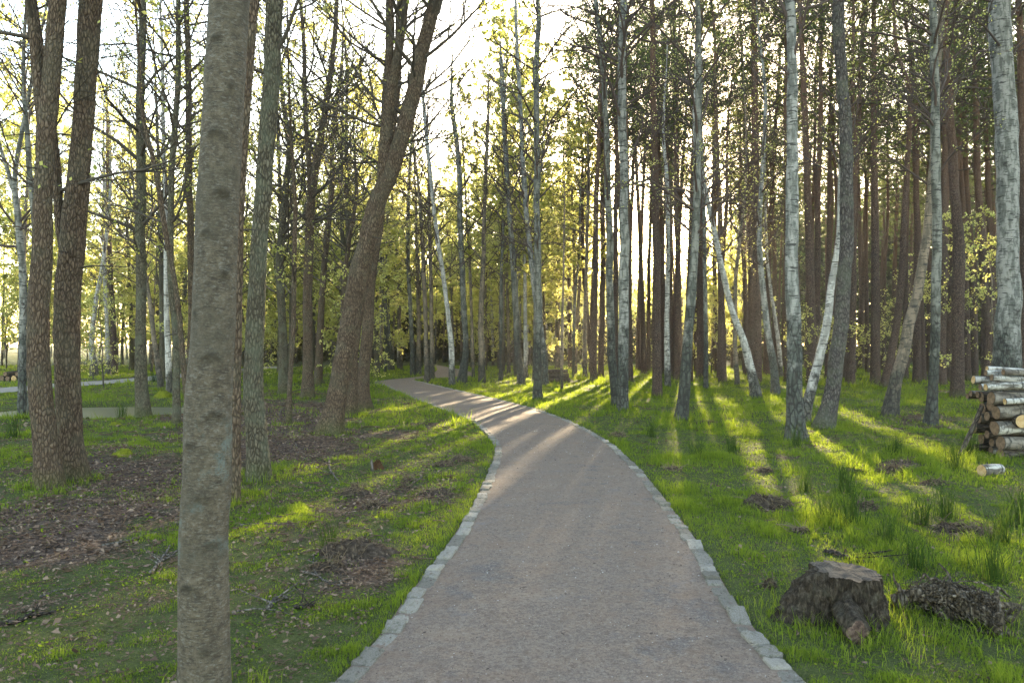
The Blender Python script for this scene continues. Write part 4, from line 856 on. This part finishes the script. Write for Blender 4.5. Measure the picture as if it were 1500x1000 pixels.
def pile():
    r = np.random.default_rng(77); d0 = 11.5; X = lambda px, d: (px-750)*d/FPX; Z = lambda py, d: EYE-(py-HZ)*d/FPX
    def ax(): return (1, 0.05+0.04*r.normal(), 0.012*r.normal())
    front = [(1466, 667, 21, 'logdark', "dark thick log at the ground in the woodpile's front row"), (1464, 648, 21, 'loggrey', "thick patchy birch log second from the ground in the woodpile's front row"),
             (1457, 627, 20, 'logwhite', "white-flecked log third from the ground in the woodpile's front row"), (1458, 604, 20, 'loggrey', "grey log fourth from the ground in the woodpile's front row"),
             (1452, 583, 18, 'loggrey', "log with broad pale brown cut end, high in the woodpile's front row")]
    for i, (px, py, dd, bk, lb) in enumerate(front):
        log("birch_log", lb, (X(px, d0), d0+0.02*r.normal(), Z(py, d0)), ax(), 1.25, dd*d0/FPX*0.97, bk, 'cut', 400+i)
    log("birch_log", "round log end with fresh orange cut facing the path in the woodpile", (X(1498, 11.28), 11.28, Z(617, 11.28)), (0.25, 1, 0), 0.16, 0.19, 'logdark', 'cutpale', 409)
    log("birch_log", "thin white log on the front of the woodpile below the top layers", (X(1472, 11.36), 11.36, Z(588, 11.36)), ax(), 1.1, 0.088, 'logwhite', 'cutpale', 410)
    ords = ["lowest", "second", "third", "fourth", "fifth", "sixth", "seventh", "eighth", "ninth", "tenth", "eleventh"]
    for row, d, pxs, lim, nm in ((0, 11.83, (1444, 1454), 0.86, "middle"), (1, 12.22, (1427, 1441), 0.80, "rear")):
        z = H1(X(1440, d), d)-0.01; i = 0
        while z < lim and i < 11:
            dd = 0.115+0.055*r.random(); px = pxs[0]+(pxs[1]-pxs[0])*r.random()
            log("birch_log", f"{ords[i]} log up in the {nm} row of the woodpile's left face", (X(px, d), d+0.03*r.normal(), z+dd/2), ax(), 1.2+0.15*r.random(), dd*0.98, ['loggrey', 'logdark', 'logwhite', 'logdark'][r.integers(4)], 'cut', 420+20*row+i)
            # a twin beside it fills the row
            z += dd; i += 1
    for i, (px, py, dd, d, bk, lb) in enumerate([(1444, 567, 10, 11.45, 'logwhite', "white log at the front edge of the woodpile's top, lowest of the white ones"), (1436, 567, 10, 11.75, 'logwhite', "white log just behind the front edge on the woodpile's top"),
            (1426, 556, 12, 11.95, 'logwhite', "white log whose end sticks out farthest left on the woodpile's top"), (1453, 553, 9, 11.6, 'logwhite', "slim pale log on the second white layer of the woodpile"),
            (1440, 560, 9, 12.25, 'loggrey', "grey log at the back of the woodpile's top"), (1444, 546, 8, 11.8, 'logwhite', "slim white log near the very top of the woodpile"), (1446, 540, 8, 12.0, 'logwhite', "topmost slim white log of the woodpile"),
            (1470, 545, 9, 11.55, 'loggrey', "grey-brown log leaning on the upper front of the woodpile"), (1432, 578, 10, 12.3, 'logdark', "brown log poking out left under the white layers of the woodpile"), (1422, 576, 9, 12.5, 'loggrey', "split grey log poking out at the far left of the woodpile"), (1417, 580, 8, 12.6, 'logdark', "thin brown log poking out at the far left of the woodpile")]):
        log("birch_log", lb, (X(px, d), d, Z(py, d)), (1, 0.03*r.normal(), 0.02*r.normal()), 1.35, dd*d/FPX, bk, 'cut' if bk != 'logwhite' or i % 2 else 'cutpale', 470+i)
    P0 = np.array([X(1406, 11.6), 11.6, H1(X(1406, 11.6), 11.6)+0.02]); P1 = np.array([X(1435, 12.0), 12.0, Z(594, 12.0)])
    log("leaning_stick", "brown stick propped against the left end of the woodpile", P0, tuple(P1-P0), float(np.linalg.norm(P1-P0)), 0.07, 'logdark', 'cut', 490, None, "stick")
    x, y = gnd(1438, 700); log("log_chunk", "short white birch chunk lying alone in the grass below the woodpile", (x, y, H1(x, y)+0.07), (1, 0.28, 0.0), 0.29, 0.145, 'logwhite', 'cutpale', 491, None)
pile()
x0, y0 = gnd(804, 560); z0 = H1(x0+0.4, y0)
for i, (dx, dy, dz, L, dd, lb) in enumerate([(0.06, 0, .09, .88, .21, "front bottom log of the low weathered pile in the sunny clearing"), (0.02, .2, .10, .9, .16, "rear bottom log of the low weathered pile in the sunny clearing"), (0.0, .02, .28, .86, .20, "front middle log of the low weathered pile in the sunny clearing"),
        (0.05, .18, .29, .84, .2, "rear middle log of the low weathered pile in the sunny clearing"), (-0.02, .1, .46, .86, .18, "top log of the low weathered pile in the sunny clearing")]):
    log("weathered_log", lb, (x0+dx, y0+dy, z0+dz), (1, -0.06+0.03*i, 0.01*i-0.02), L, dd, 'logdark', 'cutold', 500+i, "logs of the low pile")
x0, y0 = gnd(2, 559)
for i, (dx, dz, dd, lb) in enumerate([(0, .13, .26, "leftmost log end of the small pile across the side path"), (.27, .12, .22, "second log end of the small pile across the side path"), (.55, .14, .27, "orange log end of the small pile across the side path"), (.83, .11, .2, "right log end of the small pile across the side path"), (.16, .33, .2, "dark log lying on top of the small pile across the side path"), (.68, .34, .18, "pale log lying on top of the small pile across the side path")]):
    log("cut_log", lb, (x0+dx, y0, H1(x0+dx, y0)+dz), (0.15, 1, 0), 0.9, dd, 'logwhite' if i == 5 else 'logdark', 'cutpale' if i in (2, 3) else 'cut', 510+i, "logs of the pile across the side path")

# ------------------------------------------------------------------ stump, rotten roots, mounds
g = G("stump_bark"); v = g.coords((1, 1, 0.35)); v1 = g.coords((1, 1, 1)); n1 = g.noise(v, 55, 6, 0.75, 0.5); n2 = g.noise(v1, 14, 6, 0.7)
c = g.ramp(n1, [(0.34, (0.010, 0.008, 0.006)), (0.5, (0.034, 0.026, 0.019)), (0.68, (0.105, 0.085, 0.062))])
c = g.mix(g.math('MULTIPLY', g.ramp(n2, [(0.52, 0.0), (0.66, 1.0)]), 0.5), c, (0.062, 0.06, 0.044))
M['stump'] = g.bsdf(c, 0.95, g.math('ADD', n1, n2), 1.0, 0.02, 0.1)
def stump():
    cx, cy = gnd(1236, 916); cy = 4.75; cx = (1238-750)*4.75/FPX; zb = H1(cx, cy)
    t = thing("tree_stump", (cx, cy, zb), "low dark sawn stump with spreading roots beside the path's right edge", "stump")
    n, sd = 80, 220; a = np.linspace(0, 2*np.pi, sd, endpoint=False); zt = 0.29
    roots = [(math.pi*1.0, 0.27, 0.40, 0.8), (-1.95, 0.10, 0.26, 2.2), (-0.62, 0.07, 0.22, 1.0), (0.4, 0.06, 0.3, 2.2), (1.7, 0.12, 0.4, 2.2), (2.5, 0.12, .3, 1.5)]
    s = np.linspace(0, 1, n); V = np.zeros((n, sd, 3))
    for i, q in enumerate(s):
        z = -0.08+(zt+0.08)*q; rad = 0.19+0.0*a
        for (a0, ext, wd, p) in roots:
            da = (a-a0+np.pi) % (2*np.pi)-np.pi; rad = rad+ext*(1-q)**p*np.exp(-(da/wd)**2)
        rad = rad*(1+0.05*np.cos(2*a+0.6))
        V[i] = np.column_stack([rad*np.cos(a)*1.06, rad*np.sin(a)*0.95, np.full(sd, z+0.02*np.cos(a-2.4)*q)])
    U = unit(V*np.array([1, 1, 0.0])); q = fbm(V*np.array([14, 14, 4.0]), 8, 4)-0.5; V = V+U*(q[..., None]*0.085+0.055*(np.abs(fbm(V*np.array([7, 7, 2.0]), 18, 3)-0.5)[..., None]*2-0.4))
    V = V+U*((fbm(V*np.array([38, 38, 10.0]), 28, 3)-0.5)[..., None]*0.075); V[..., 2] += 0.012*(fbm(V*18, 12, 2)-0.5)
    idx = np.arange(n*sd).reshape(n, sd); j = np.roll(idx, -1, 1); F = np.stack([idx[:-1], j[:-1], j[1:], idx[1:]], -1).reshape(-1, 4)
    part("bark", mesh_of("bark", V.reshape(-1, 3), [F], M['stump']), t)
    ring = V[-1]; m = 9; rr = np.linspace(1, 0, m); c0 = ring.mean(0); Q = np.stack([c0+(ring-c0)*k for k in rr]); Q[..., 2] += 0.002+0.03*(fbm(Q*16, 4, 3)-0.5)*np.minimum(1, (1-rr)*6)[:, None]
    idx = np.arange(m*sd).reshape(m, sd); j = np.roll(idx, -1, 1); F = np.stack([idx[:-1], j[:-1], j[1:], idx[1:]], -1).reshape(-1, 4)
    part("sawn_top", mesh_of("sawn_top", Q.reshape(-1, 3), [F], M['cutold']), t)
    # the sawn root pointing at the path
    P = catmull(np.array([[-0.05, -0.13, 0.12], [-0.08, -0.26, 0.085], [-0.10, -0.40, 0.065]]), 14); V, F = tubes(P[None], np.linspace(0.075, 0.06, 14)[None], 24)
    U = V.reshape(14, 24, 3)-P[:, None]; V = P[:, None]+U*(1+0.9*(fbm(V*22, 6, 4)-0.5).reshape(14, 24, 1)+0.12*np.cos(4*np.linspace(0, 2*np.pi, 24, endpoint=False))[None, :, None]); V[..., 2] = P[:, None, 2]+(V[..., 2]-P[:, None, 2])*1.15
    part("cut_root", mesh_of("cut_root", V.reshape(-1, 3), F, M['stump']), t)
    ring = V[-1]; c0 = ring.mean(0); Q = np.vstack([ring, c0+(ring-c0)*0.55, c0[None]]); Q[24:, 1] -= 0.006+0.012*rng.random(25); i = np.arange(24); k = (i+1) % 24
    g = G("root_cut"); vv = g.coords((1, 1, 1)); nn = g.noise(vv, 30, 5, 0.7)
    part("root_cut_face", mesh_of("root_cut_face", Q, [np.column_stack([i, k, k+24, i+24]), np.column_stack([i+24, k+24, np.full(24, 48)])], g.bsdf(g.ramp(nn, [(0.35, (0.02, 0.014, 0.012)), (0.5, (0.07, 0.043, 0.033)), (0.72, (0.19, 0.14, 0.11))]), 0.9, nn, 0.6)), t)
stump()
M['rotten'] = rough_bark("rotten_wood", (0.03, 0.023, 0.018), (0.11, 0.085, 0.062), (0.34, 0.29, 0.23), 34, 0.4, moss=0.05)
M['soil'] = (lambda g: g.bsdf(g.ramp(g.noise(g.coords((1, 1, 1)), 26, 5, 0.7), [(0.3, (0.018, 0.014, 0.011)), (0.5, (0.05, 0.037, 0.028)), (0.72, (0.12, 0.09, 0.065))]), 1.0, g.noise(g.coords((1, 1, 1)), 40, 5, 0.7), 0.8, 0.03, 0.05))(G("turned_soil"))
M['moss'] = (lambda g: g.bsdf(g.ramp(g.noise(g.coords((1, 1, 1)), 30, 5, 0.7), [(0.3, (0.05, 0.06, 0.008)), (0.6, (0.15, 0.16, 0.018)), (0.8, (0.24, 0.21, 0.03))]), 1.0, g.noise(g.coords((1, 1, 1)), 60, 4, 0.7), 0.8, 0.03, 0.05))(G("yellow_moss"))
M['orange'] = (lambda g: g.bsdf(g.ramp(g.noise(g.coords((1, 1, 1)), 30, 5, 0.7), [(0.3, (0.03, 0.017, 0.010)), (0.6, (0.085, 0.045, 0.022)), (0.8, (0.16, 0.09, 0.045))]), 1.0, g.noise(g.coords((1, 1, 1)), 40, 4, 0.7), 0.8, 0.03, 0.05))(G("crumbling_wood"))
def rotten_root():
    cx, cy = (1398-750)*4.75/FPX, 4.75; zb = H1(cx, cy); r = np.random.default_rng(31)
    t = thing("rotten_root", (cx, cy, zb), "splintered rotten root wad lying in the grass right of the stump", "root wad"); t.scale = (0.84, 0.95, 1.0)
    A = Acc()
    bulk = [([(-0.30, .22, .02), (-.16, .12, .12), (0.02, 0, .13), (.12, -.12, .08), (.16, -.27, .01)], .05, .04), ([(-.2, .2, .0), (0, .12, .12), (.2, .02, .1), (.30, -.1, .03)], .05, .04), ([(.02, .0, .1), (.1, -.14, .10), (.1, -.3, .03)], .055, .04), ([(-.1, .05, .02), (.05, .05, .05), (.2, .1, .02)], .06, .04)]
    for pts, r0, r1 in bulk:
        P = catmull(np.array(pts), 26); V, F = tubes(P[None], np.linspace(r0, r1, 26)[None], 26, True); U = V.reshape(26, 26, 3)-P[:, None]
        V = P[:, None]+U*(1+2.2*(fbm(V*np.array([19, 19, 19.0]), int(r.integers(99)), 4)-0.5).reshape(26, 26, 1)); A.add(V, F)
    for q in range(260):
        pts, r0, r1 = bulk[r.integers(0, len(bulk))]; P = catmull(np.array(pts), 40); a = r.integers(0, 18); m = r.integers(12, 26); Q = P[a:a+m]; off = unit(r.normal(size=3)+np.array([0, -0.3, 0.5]))*r0*(0.7+1.1*r.random()**2)
        Q = Q+off+np.cumsum(r.normal(size=Q.shape)*0.009, 0)+unit(r.normal(size=3))*np.linspace(0, 1, len(Q))[:, None]**2*0.07*r.random(); rr = (0.002+0.008*r.random()**2.5)*np.sin(np.pi*np.linspace(0.15, 0.97, len(Q))); V, F = tubes(Q[None], rr[None], 6); A.add(V, F)
    n = 34; i = r.integers(0, len(bulk), n); S = np.array([np.array(bulk[k][0])[r.integers(0, len(bulk[k][0]))] for k in i])+r.normal(size=(n, 3))*np.array([.06, .06, .03])
    D = unit(r.normal(size=(n, 3))+np.array([0.25, -0.25, 0.5])); L = 0.08+0.16*r.random(n)**1.5; tt = np.linspace(0, 1, 6)
    P = S[:, None]+D[:, None]*L[:, None, None]*tt[None, :, None]+np.cumsum(r.normal(size=(n, 6, 3))*0.012, 1)
    A.add(*tubes(P, (0.016+0.012*r.random(n))[:, None]*(1-0.85*tt)[None], 7))
    part("gnarled_wood", A.mesh("gnarled_wood", M['rotten']), t)
    for pts, rr in (([(.16, .02, .1), (.28, .0, .14), (.36, .06, .17), (.42, .04, .12)], .02), ([(-.02, .08, .12), (.06, .16, .22), (.02, .22, .28)], .016), ([(.18, -.02, .1), (.3, -.04, .1), (.45, .02, .08), (.55, .1, .05)], .026)):
        P = catmull(np.array(pts), 12); part("root_prong", mesh_of("root_prong", *(lambda q: (q[0], q[1]))(tubes(P[None], np.linspace(rr, rr*0.35, 12)[None], 8)), M['rotten']), t)
rotten_root()
M['deadgrass'] = leafmat("dead_grass", [(0.0, (0.045, 0.032, 0.024)), (0.6, (0.11, 0.08, 0.055)), (1.0, (0.21, 0.165, 0.11))], 0.2)
def lump(name, label, cat, px, py, wpx, hm, mat, seed, depth=0.7, group=None, spiky=0.5):
    x, y = gnd(px, py); rad = wpx*0.5*y/FPX; r = np.random.default_rng(seed); n, sd = 14, 40
    a = np.linspace(0, 2*np.pi, sd, endpoint=False); s = np.linspace(0, 1, n); out = 1+1.1*(fbm(np.column_stack([np.cos(a)*1.5, np.sin(a)*1.5, np.full(sd, seed*1.0)]), seed, 3)-0.5)
    X = rad*s[:, None]*out*np.cos(a); Y = rad*depth*s[:, None]*out*np.sin(a); n1 = fbm(np.stack([X/rad*2.2, Y/rad*2.2, np.full(X.shape, seed*0.7)], -1), seed, 4); n2 = fbm(np.stack([X/rad*7, Y/rad*7, np.full(X.shape, seed*0.3)], -1), seed+1, 3)
    Z = hm*(1-s[:, None]**2.2)*(0.35+1.2*n1)+hm*spiky*(n2-0.5)*(1-s[:, None]**4)-0.02*s[:, None]**3
    Z = Z+height(x+X, y+Y)-H1(x, y)
    idx = np.arange(n*sd).reshape(n, sd); j = np.roll(idx, -1, 1); F = np.stack([idx[:-1], idx[1:], j[1:], j[:-1]], -1).reshape(-1, 4)
    A = Acc(); A.add(np.stack([X, Y, Z], -1), F)
    if mat == 'soil':
        m = int(40+900*rad); u = rad*np.sqrt(r.random(m))*1.05; b = r.random(m)*6.28; bx, by = u*np.cos(b), u*depth*np.sin(b); ii = np.clip((u/rad*(n-1)).astype(int), 0, n-1); jj = (b/6.2832*sd).astype(int) % sd; bz = Z[ii, jj]
        V, F2, _ = leaf_quads(np.column_stack([bx, by, bz+0.006]), 0.008+0.018*r.random(m), 0.5, np.array([0, 0, 1.0])+r.normal(size=(m, 3))*0.6, r, unit(r.normal(size=(m, 3)))); A.add(V, F2, np.repeat(r.random(m), 4), 1)
        k = m//3; d = unit(r.normal(size=(k, 3))+np.array([0, 0, 0.35])); tt = np.linspace(0, 1, 5); P = np.column_stack([bx, by, bz])[:k, None]+d[:, None]*(0.05+0.12*r.random(k))[:, None, None]*tt[None, :, None]; P[:, :, 2] -= 0.03*tt[None]**2
        A.add(*tubes(P, 0.0022*np.ones((k, 5))*(0.6+y/14), 4), rnd=0.9, mi=1)
    o = link(name, A.mesh(name, [M[mat], M['deadgrass']])); o.location = (x, y, H1(x, y)); return tag(o, label, cat, group)
for i, (px, py, wd, h, lb) in enumerate([(520, 722, 42, .09, "black overturned soil clod below the crumbling orange wood"), (545, 745, 40, .06, "second black soil clod just nearer than the overturned one"), (520, 812, 110, .10, "broad earthy hollow edge with dead roots by the rush tuft"), (480, 835, 60, .05, "brown soil patch left of the broad earthy hollow"),
        (598, 706, 26, .05, "small dark clod in the grass toward the path's left kerb"), (592, 716, 24, .04, "flat dark clod beside the small one near the left kerb"), (638, 724, 56, .045, "brown scuffed soil patch near the left kerb's bulge"), (650, 684, 34, .05, "dark clod highest up by the path's left kerb"), (676, 677, 46, .05, "ragged clod row against the left kerb's bulge"),
        (1125, 743, 78, .10, "big torn turf mound in the sunlit grass right of the path"), (1310, 692, 62, .09, "rooty dark mound between the rushes and the straight birch"), (1395, 781, 60, .08, "long dark soil ridge left half, above the root wad"), (1432, 786, 60, .07, "long dark soil ridge right half, above the root wad"), (1268, 748, 44, .06, "dark hump behind the rush tufts"),
        (1172, 784, 36, .05, "small brown hump upslope of the stump"), (1120, 690, 30, .05, "small dark hump below the mottled birch"), (1367, 713, 44, .05, "flat brown hump below the rooty mound"), (1128, 862, 22, .05, "soil crumb mound by the right kerb above the stump"), (985, 690, 30, .04, "dark crumbly patch right of the path bend"), (1035, 620, 36, .05, "low brown hump between the leaning birches"), (905, 640, 30, .05, "shaggy brown hump under the double birch"), (1245, 690, 40, .05, "faint brown hump near the stout pine's shade")]):
    lump("soil_mound", lb, "soil mound", px, py, wd, h, 'soil', 600+i, 0.6, "clods of turned soil", 1.0)
lump("moss_log", "bright yellow-green mossy wood remnant on the litter right of the thick pair", "mossy wood", 178, 674, 38, .085, 'moss', 640, 0.5)
lump("moss_clump", "yellow moss clump left of the thick alder pair", "moss", 44, 680, 17, .07, 'moss', 641, 0.8)
lump("moss_clump", "tiny yellow moss tuft just right of the thick pair's foot", "moss", 145, 704, 8, .05, 'moss', 642, 0.8)
lump("moss_mound", "mossy mound at the foot of the white birch by the pond", "moss", 236, 582, 28, .20, 'moss', 643, 0.8)
lump("moss_clump", "flat moss patch on the litter below the pond", "moss", 170, 622, 22, .06, 'moss', 644, 0.8)
lump("crumbling_wood", "crumbling orange-brown wood lump in the grass left of the path", "rotten wood", 553, 686, 20, .12, 'orange', 645, 0.8, None, 1.2)
def stick(label, pts, wpx, mat='branchwood', seed=1, lift=0.015):
    W = np.array([[*gnd(px, py)] for px, py in pts]); z = np.array([H1(*q) for q in W])+lift; y0 = W[:, 1].mean(); rr = wpx*0.5*y0/FPX
    if len(W) < 3: W = np.vstack([W[0], W.mean(0), W[1]]); z = np.array([z[0], z.mean()+0.01, z[1]])
    P = catmull(np.column_stack([W, z]), 22); r = np.random.default_rng(seed); P = P+r.normal(size=P.shape)*rr*0.25; o0 = P[0].copy()
    V, F = tubes((P-o0)[None], (rr*np.linspace(1, 0.45, 22))[None], 8, True); A = Acc(); A.add(V, F)
    for k in range(3):
        i = r.integers(5, 19); d = unit(P[i+1]-P[i]); q = unit(np.cross(d, [0, 0, 1.])*r.choice([-1, 1])+d*0.8+np.array([0, 0, .25])); t = np.linspace(0, 1, 5)[:, None]
        tw = (P[i]-o0)+q*t*rr*(10+14*r.random())+np.cumsum(r.normal(size=(5, 3))*rr*0.4, 0)*t; A.add(*tubes(tw[None], (rr*0.4*(1-0.7*t[:, 0]))[None], 5))
    o = link("fallen_branch", A.mesh("fallen_branch", M[mat])); o.location = tuple(o0); tag(o, label, "branch", "fallen branches")
M['branchwood'] = rough_bark("fallen_branch_bark", (0.06, 0.05, 0.04), (0.14, 0.12, 0.10), (0.26, 0.23, 0.20), 30, 0.3, moss=0.0)
M['darkwood'] = rough_bark("wet_branch_bark", (0.02, 0.016, 0.012), (0.05, 0.04, 0.032), (0.10, 0.085, 0.07), 30, 0.3, moss=0.0)
for i, (lb, pts, wd, mt) in enumerate([
    ("thick dark branch in the shaded litter nearest the lower left corner", [(-20, 922), (20, 914), (55, 903), (84, 897)], 9, 'darkwood'),
    ("pale forked twig left of the smooth grey trunk", [(220, 842), (236, 822), (249, 800)], 5, 'branchwood'),
    ("brownish straight stick touching the forked twig", [(232, 824), (247, 815), (262, 803)], 4, 'branchwood'),
    ("bleached curved branch upright-ended in the grass below the leaning alder", [(483, 672), (483, 688), (487, 697), (498, 708)], 4, 'branchwood'),
    ("dark twig crossing the bleached curved branch's end", [(466, 688), (475, 682), (483, 676)], 3, 'darkwood'),
    ("pale bent twig below the broad earthy hollow", [(441, 841), (462, 845), (478, 855), (492, 860), (514, 858)], 4, 'branchwood'),
    ("short twig rising from the bent twig toward the rush tuft", [(466, 848), (460, 836), (460, 816)], 3, 'branchwood'),
    ("orange-brown curled stick right of the smooth grey trunk", [(394, 894), (402, 882), (412, 876), (420, 880)], 7, 'branchwood'),
    ("long thin twig from the smooth grey trunk toward the curled stick", [(340, 902), (370, 896), (400, 898), (425, 905)], 2.5, 'branchwood'),
    ("short dark stick below the earthy hollow", [(434, 895), (448, 893), (462, 890)], 7, 'darkwood'),
    ("white crooked twig on the litter under the leaning alder", [(433, 652), (437, 662), (437, 669), (456, 676)], 2.2, 'branchwood'),
    ("long grey stick lying left of the forked twig", [(150, 800), (185, 792), (220, 783)], 4, 'branchwood'),
    ("brown stick running toward the smooth trunk, mid litter", [(60, 870), (85, 860), (105, 858)], 3, 'branchwood'),
    ("thin pale twig above the rush tuft, left of the path", [(350, 772), (380, 770), (412, 773), (440, 776)], 2.5, 'branchwood'),
    ("twig beside the dark clods near the left kerb", [(604, 708), (612, 705), (620, 699)], 2.5, 'branchwood'),
    ("dark charred branch behind the stump", [(1208, 812), (1232, 818), (1256, 828), (1284, 834)], 8, 'darkwood'),
    ("dead branch tangle at the pond's edge", [(128, 612), (145, 600), (165, 592), (190, 590)], 4, 'darkwood'),
    ("second dead branch over the pond's near edge", [(126, 600), (150, 594), (172, 597)], 3, 'darkwood'),
    ("thin dark branch left of the peeling birch", [(-30, 595), (0, 597), (26, 596)], 2.5, 'darkwood'),
    ("slim curved twig in the litter under the crooked sapling", [(412, 602), (409, 612), (416, 622), (436, 628)], 1.8, 'branchwood')]):
    stick(lb, pts, wd, mt, 700+i)
x, y = gnd(549, 690)
log("broken_stick", "short pale stick propped on the crumbling orange wood", (x-0.02, y-0.02, H1(x, y)+0.0), (-0.12, 0.3, 0.6), 0.17, 0.035, 'branchwood', 'cutpale', 760, None, "stick")

# ------------------------------------------------------------------ rush tufts
M['rush'] = leafmat("rush_stem", [(0.0, (0.014, 0.03, 0.009)), (0.6, (0.026, 0.055, 0.012)), (1.0, (0.08, 0.085, 0.03))], 0.25, [(0.0, (0.05, 0.1, 0.015)), (1.0, (0.16, 0.22, 0.04))])
RUSH = []
for k in range(4):
    r = np.random.default_rng(800+k); n = 70; q = r.normal(size=(n, 2))*0.05
    V, F, m = blades(q[:, 0], q[:, 1], np.full(n, -0.02), 0.36*(0.5+0.8*r.random(n)), np.full(n, 0.007), r, 0.45, 2)
    RUSH.append(mesh_of("rush_tuft", V, F, M['rush'], False, rnd=np.repeat(r.random(n), m)))
for i, (px, py, s, lb) in enumerate([(485, 806, .8, "dark rush tuft at the left of the broad earthy hollow"), (1208, 770, 1.1, "left of two tall rush tufts upslope of the stump"), (1243, 776, 1.2, "right of two tall rush tufts upslope of the stump"), (1236, 726, 1.1, "rush tuft farther up behind the two tall ones"),
        (1352, 770, 1.0, "rush tuft left of the long soil ridge"), (1385, 760, 1.1, "rush tuft above the long soil ridge"), (1470, 800, 1.2, "rush tuft right of the long soil ridge"), (1495, 770, 1.2, "rush tuft below the lone birch chunk"), (1310, 668, 1.0, "rush tuft on top of the rooty dark mound"), (1020, 668, .9, "rush tuft in the sunlit strip right of the path bend"),
        (1072, 662, 1.0, "rush tuft between the sunlit strip and mottled birch"), (955, 640, .9, "rush tuft left of the leaning birch by the sun"), (1165, 655, 1.1, "shaggy grass tuft hugging the mottled birch's foot"), (1420, 668, 1.1, "rush tuft at the left foot of the woodpile"), (1400, 690, 1.0, "rush tuft left of the lone birch chunk"), (180, 612, 1.1, "rush tuft in the pond's near edge"),
        (1340, 840, .9, "rush tuft behind the root wad"), (1300, 800, .9, "rush tuft behind the stump's right side"), (1455, 860, 1.0, "rush tuft right beside the root wad"), (1180, 720, .9, "rush tuft below the thick mottled birch"), (20, 640, 1.3, "rush tuft left of the thick alder pair"), (225, 560, 1.6, "rush tuft on the bank beyond the pond")]):
    x, y = gnd(px, py); o = link("rush_tuft", RUSH[i % 4]); o.location = (x, y, H1(x, y)); o.scale = (s,)*3; o.rotation_euler = (0, 0, i*1.3); tag(o, lb, "rushes", "tufts of rushes")


# ------------------------------------------------------------------ air
def haze():
    x0, x1, y0, y1, z0, z1 = -915, 915, -215, 1445, -2.0, 24.5
    V = np.array([[x, y, z] for z in (z0, z1) for y in (y0, y1) for x in (x0, x1)])
    F = np.array([[0, 2, 3, 1], [4, 5, 7, 6], [0, 1, 5, 4], [2, 6, 7, 3], [0, 4, 6, 2], [1, 3, 7, 5]])
    g = G("haze_air"); v = g.n("VolumePrincipled", {'Color': (0.95, 0.95, 0.94, 1), 'Density': 0.0004, 'Anisotropy': 0.55}); g.t.links.new(v.outputs[0], g.out.inputs[1])
    tag(link("haze", mesh_of("haze", V, [F], g.m, False)), "thin evening haze between the trees", None, None, "stuff")
haze()
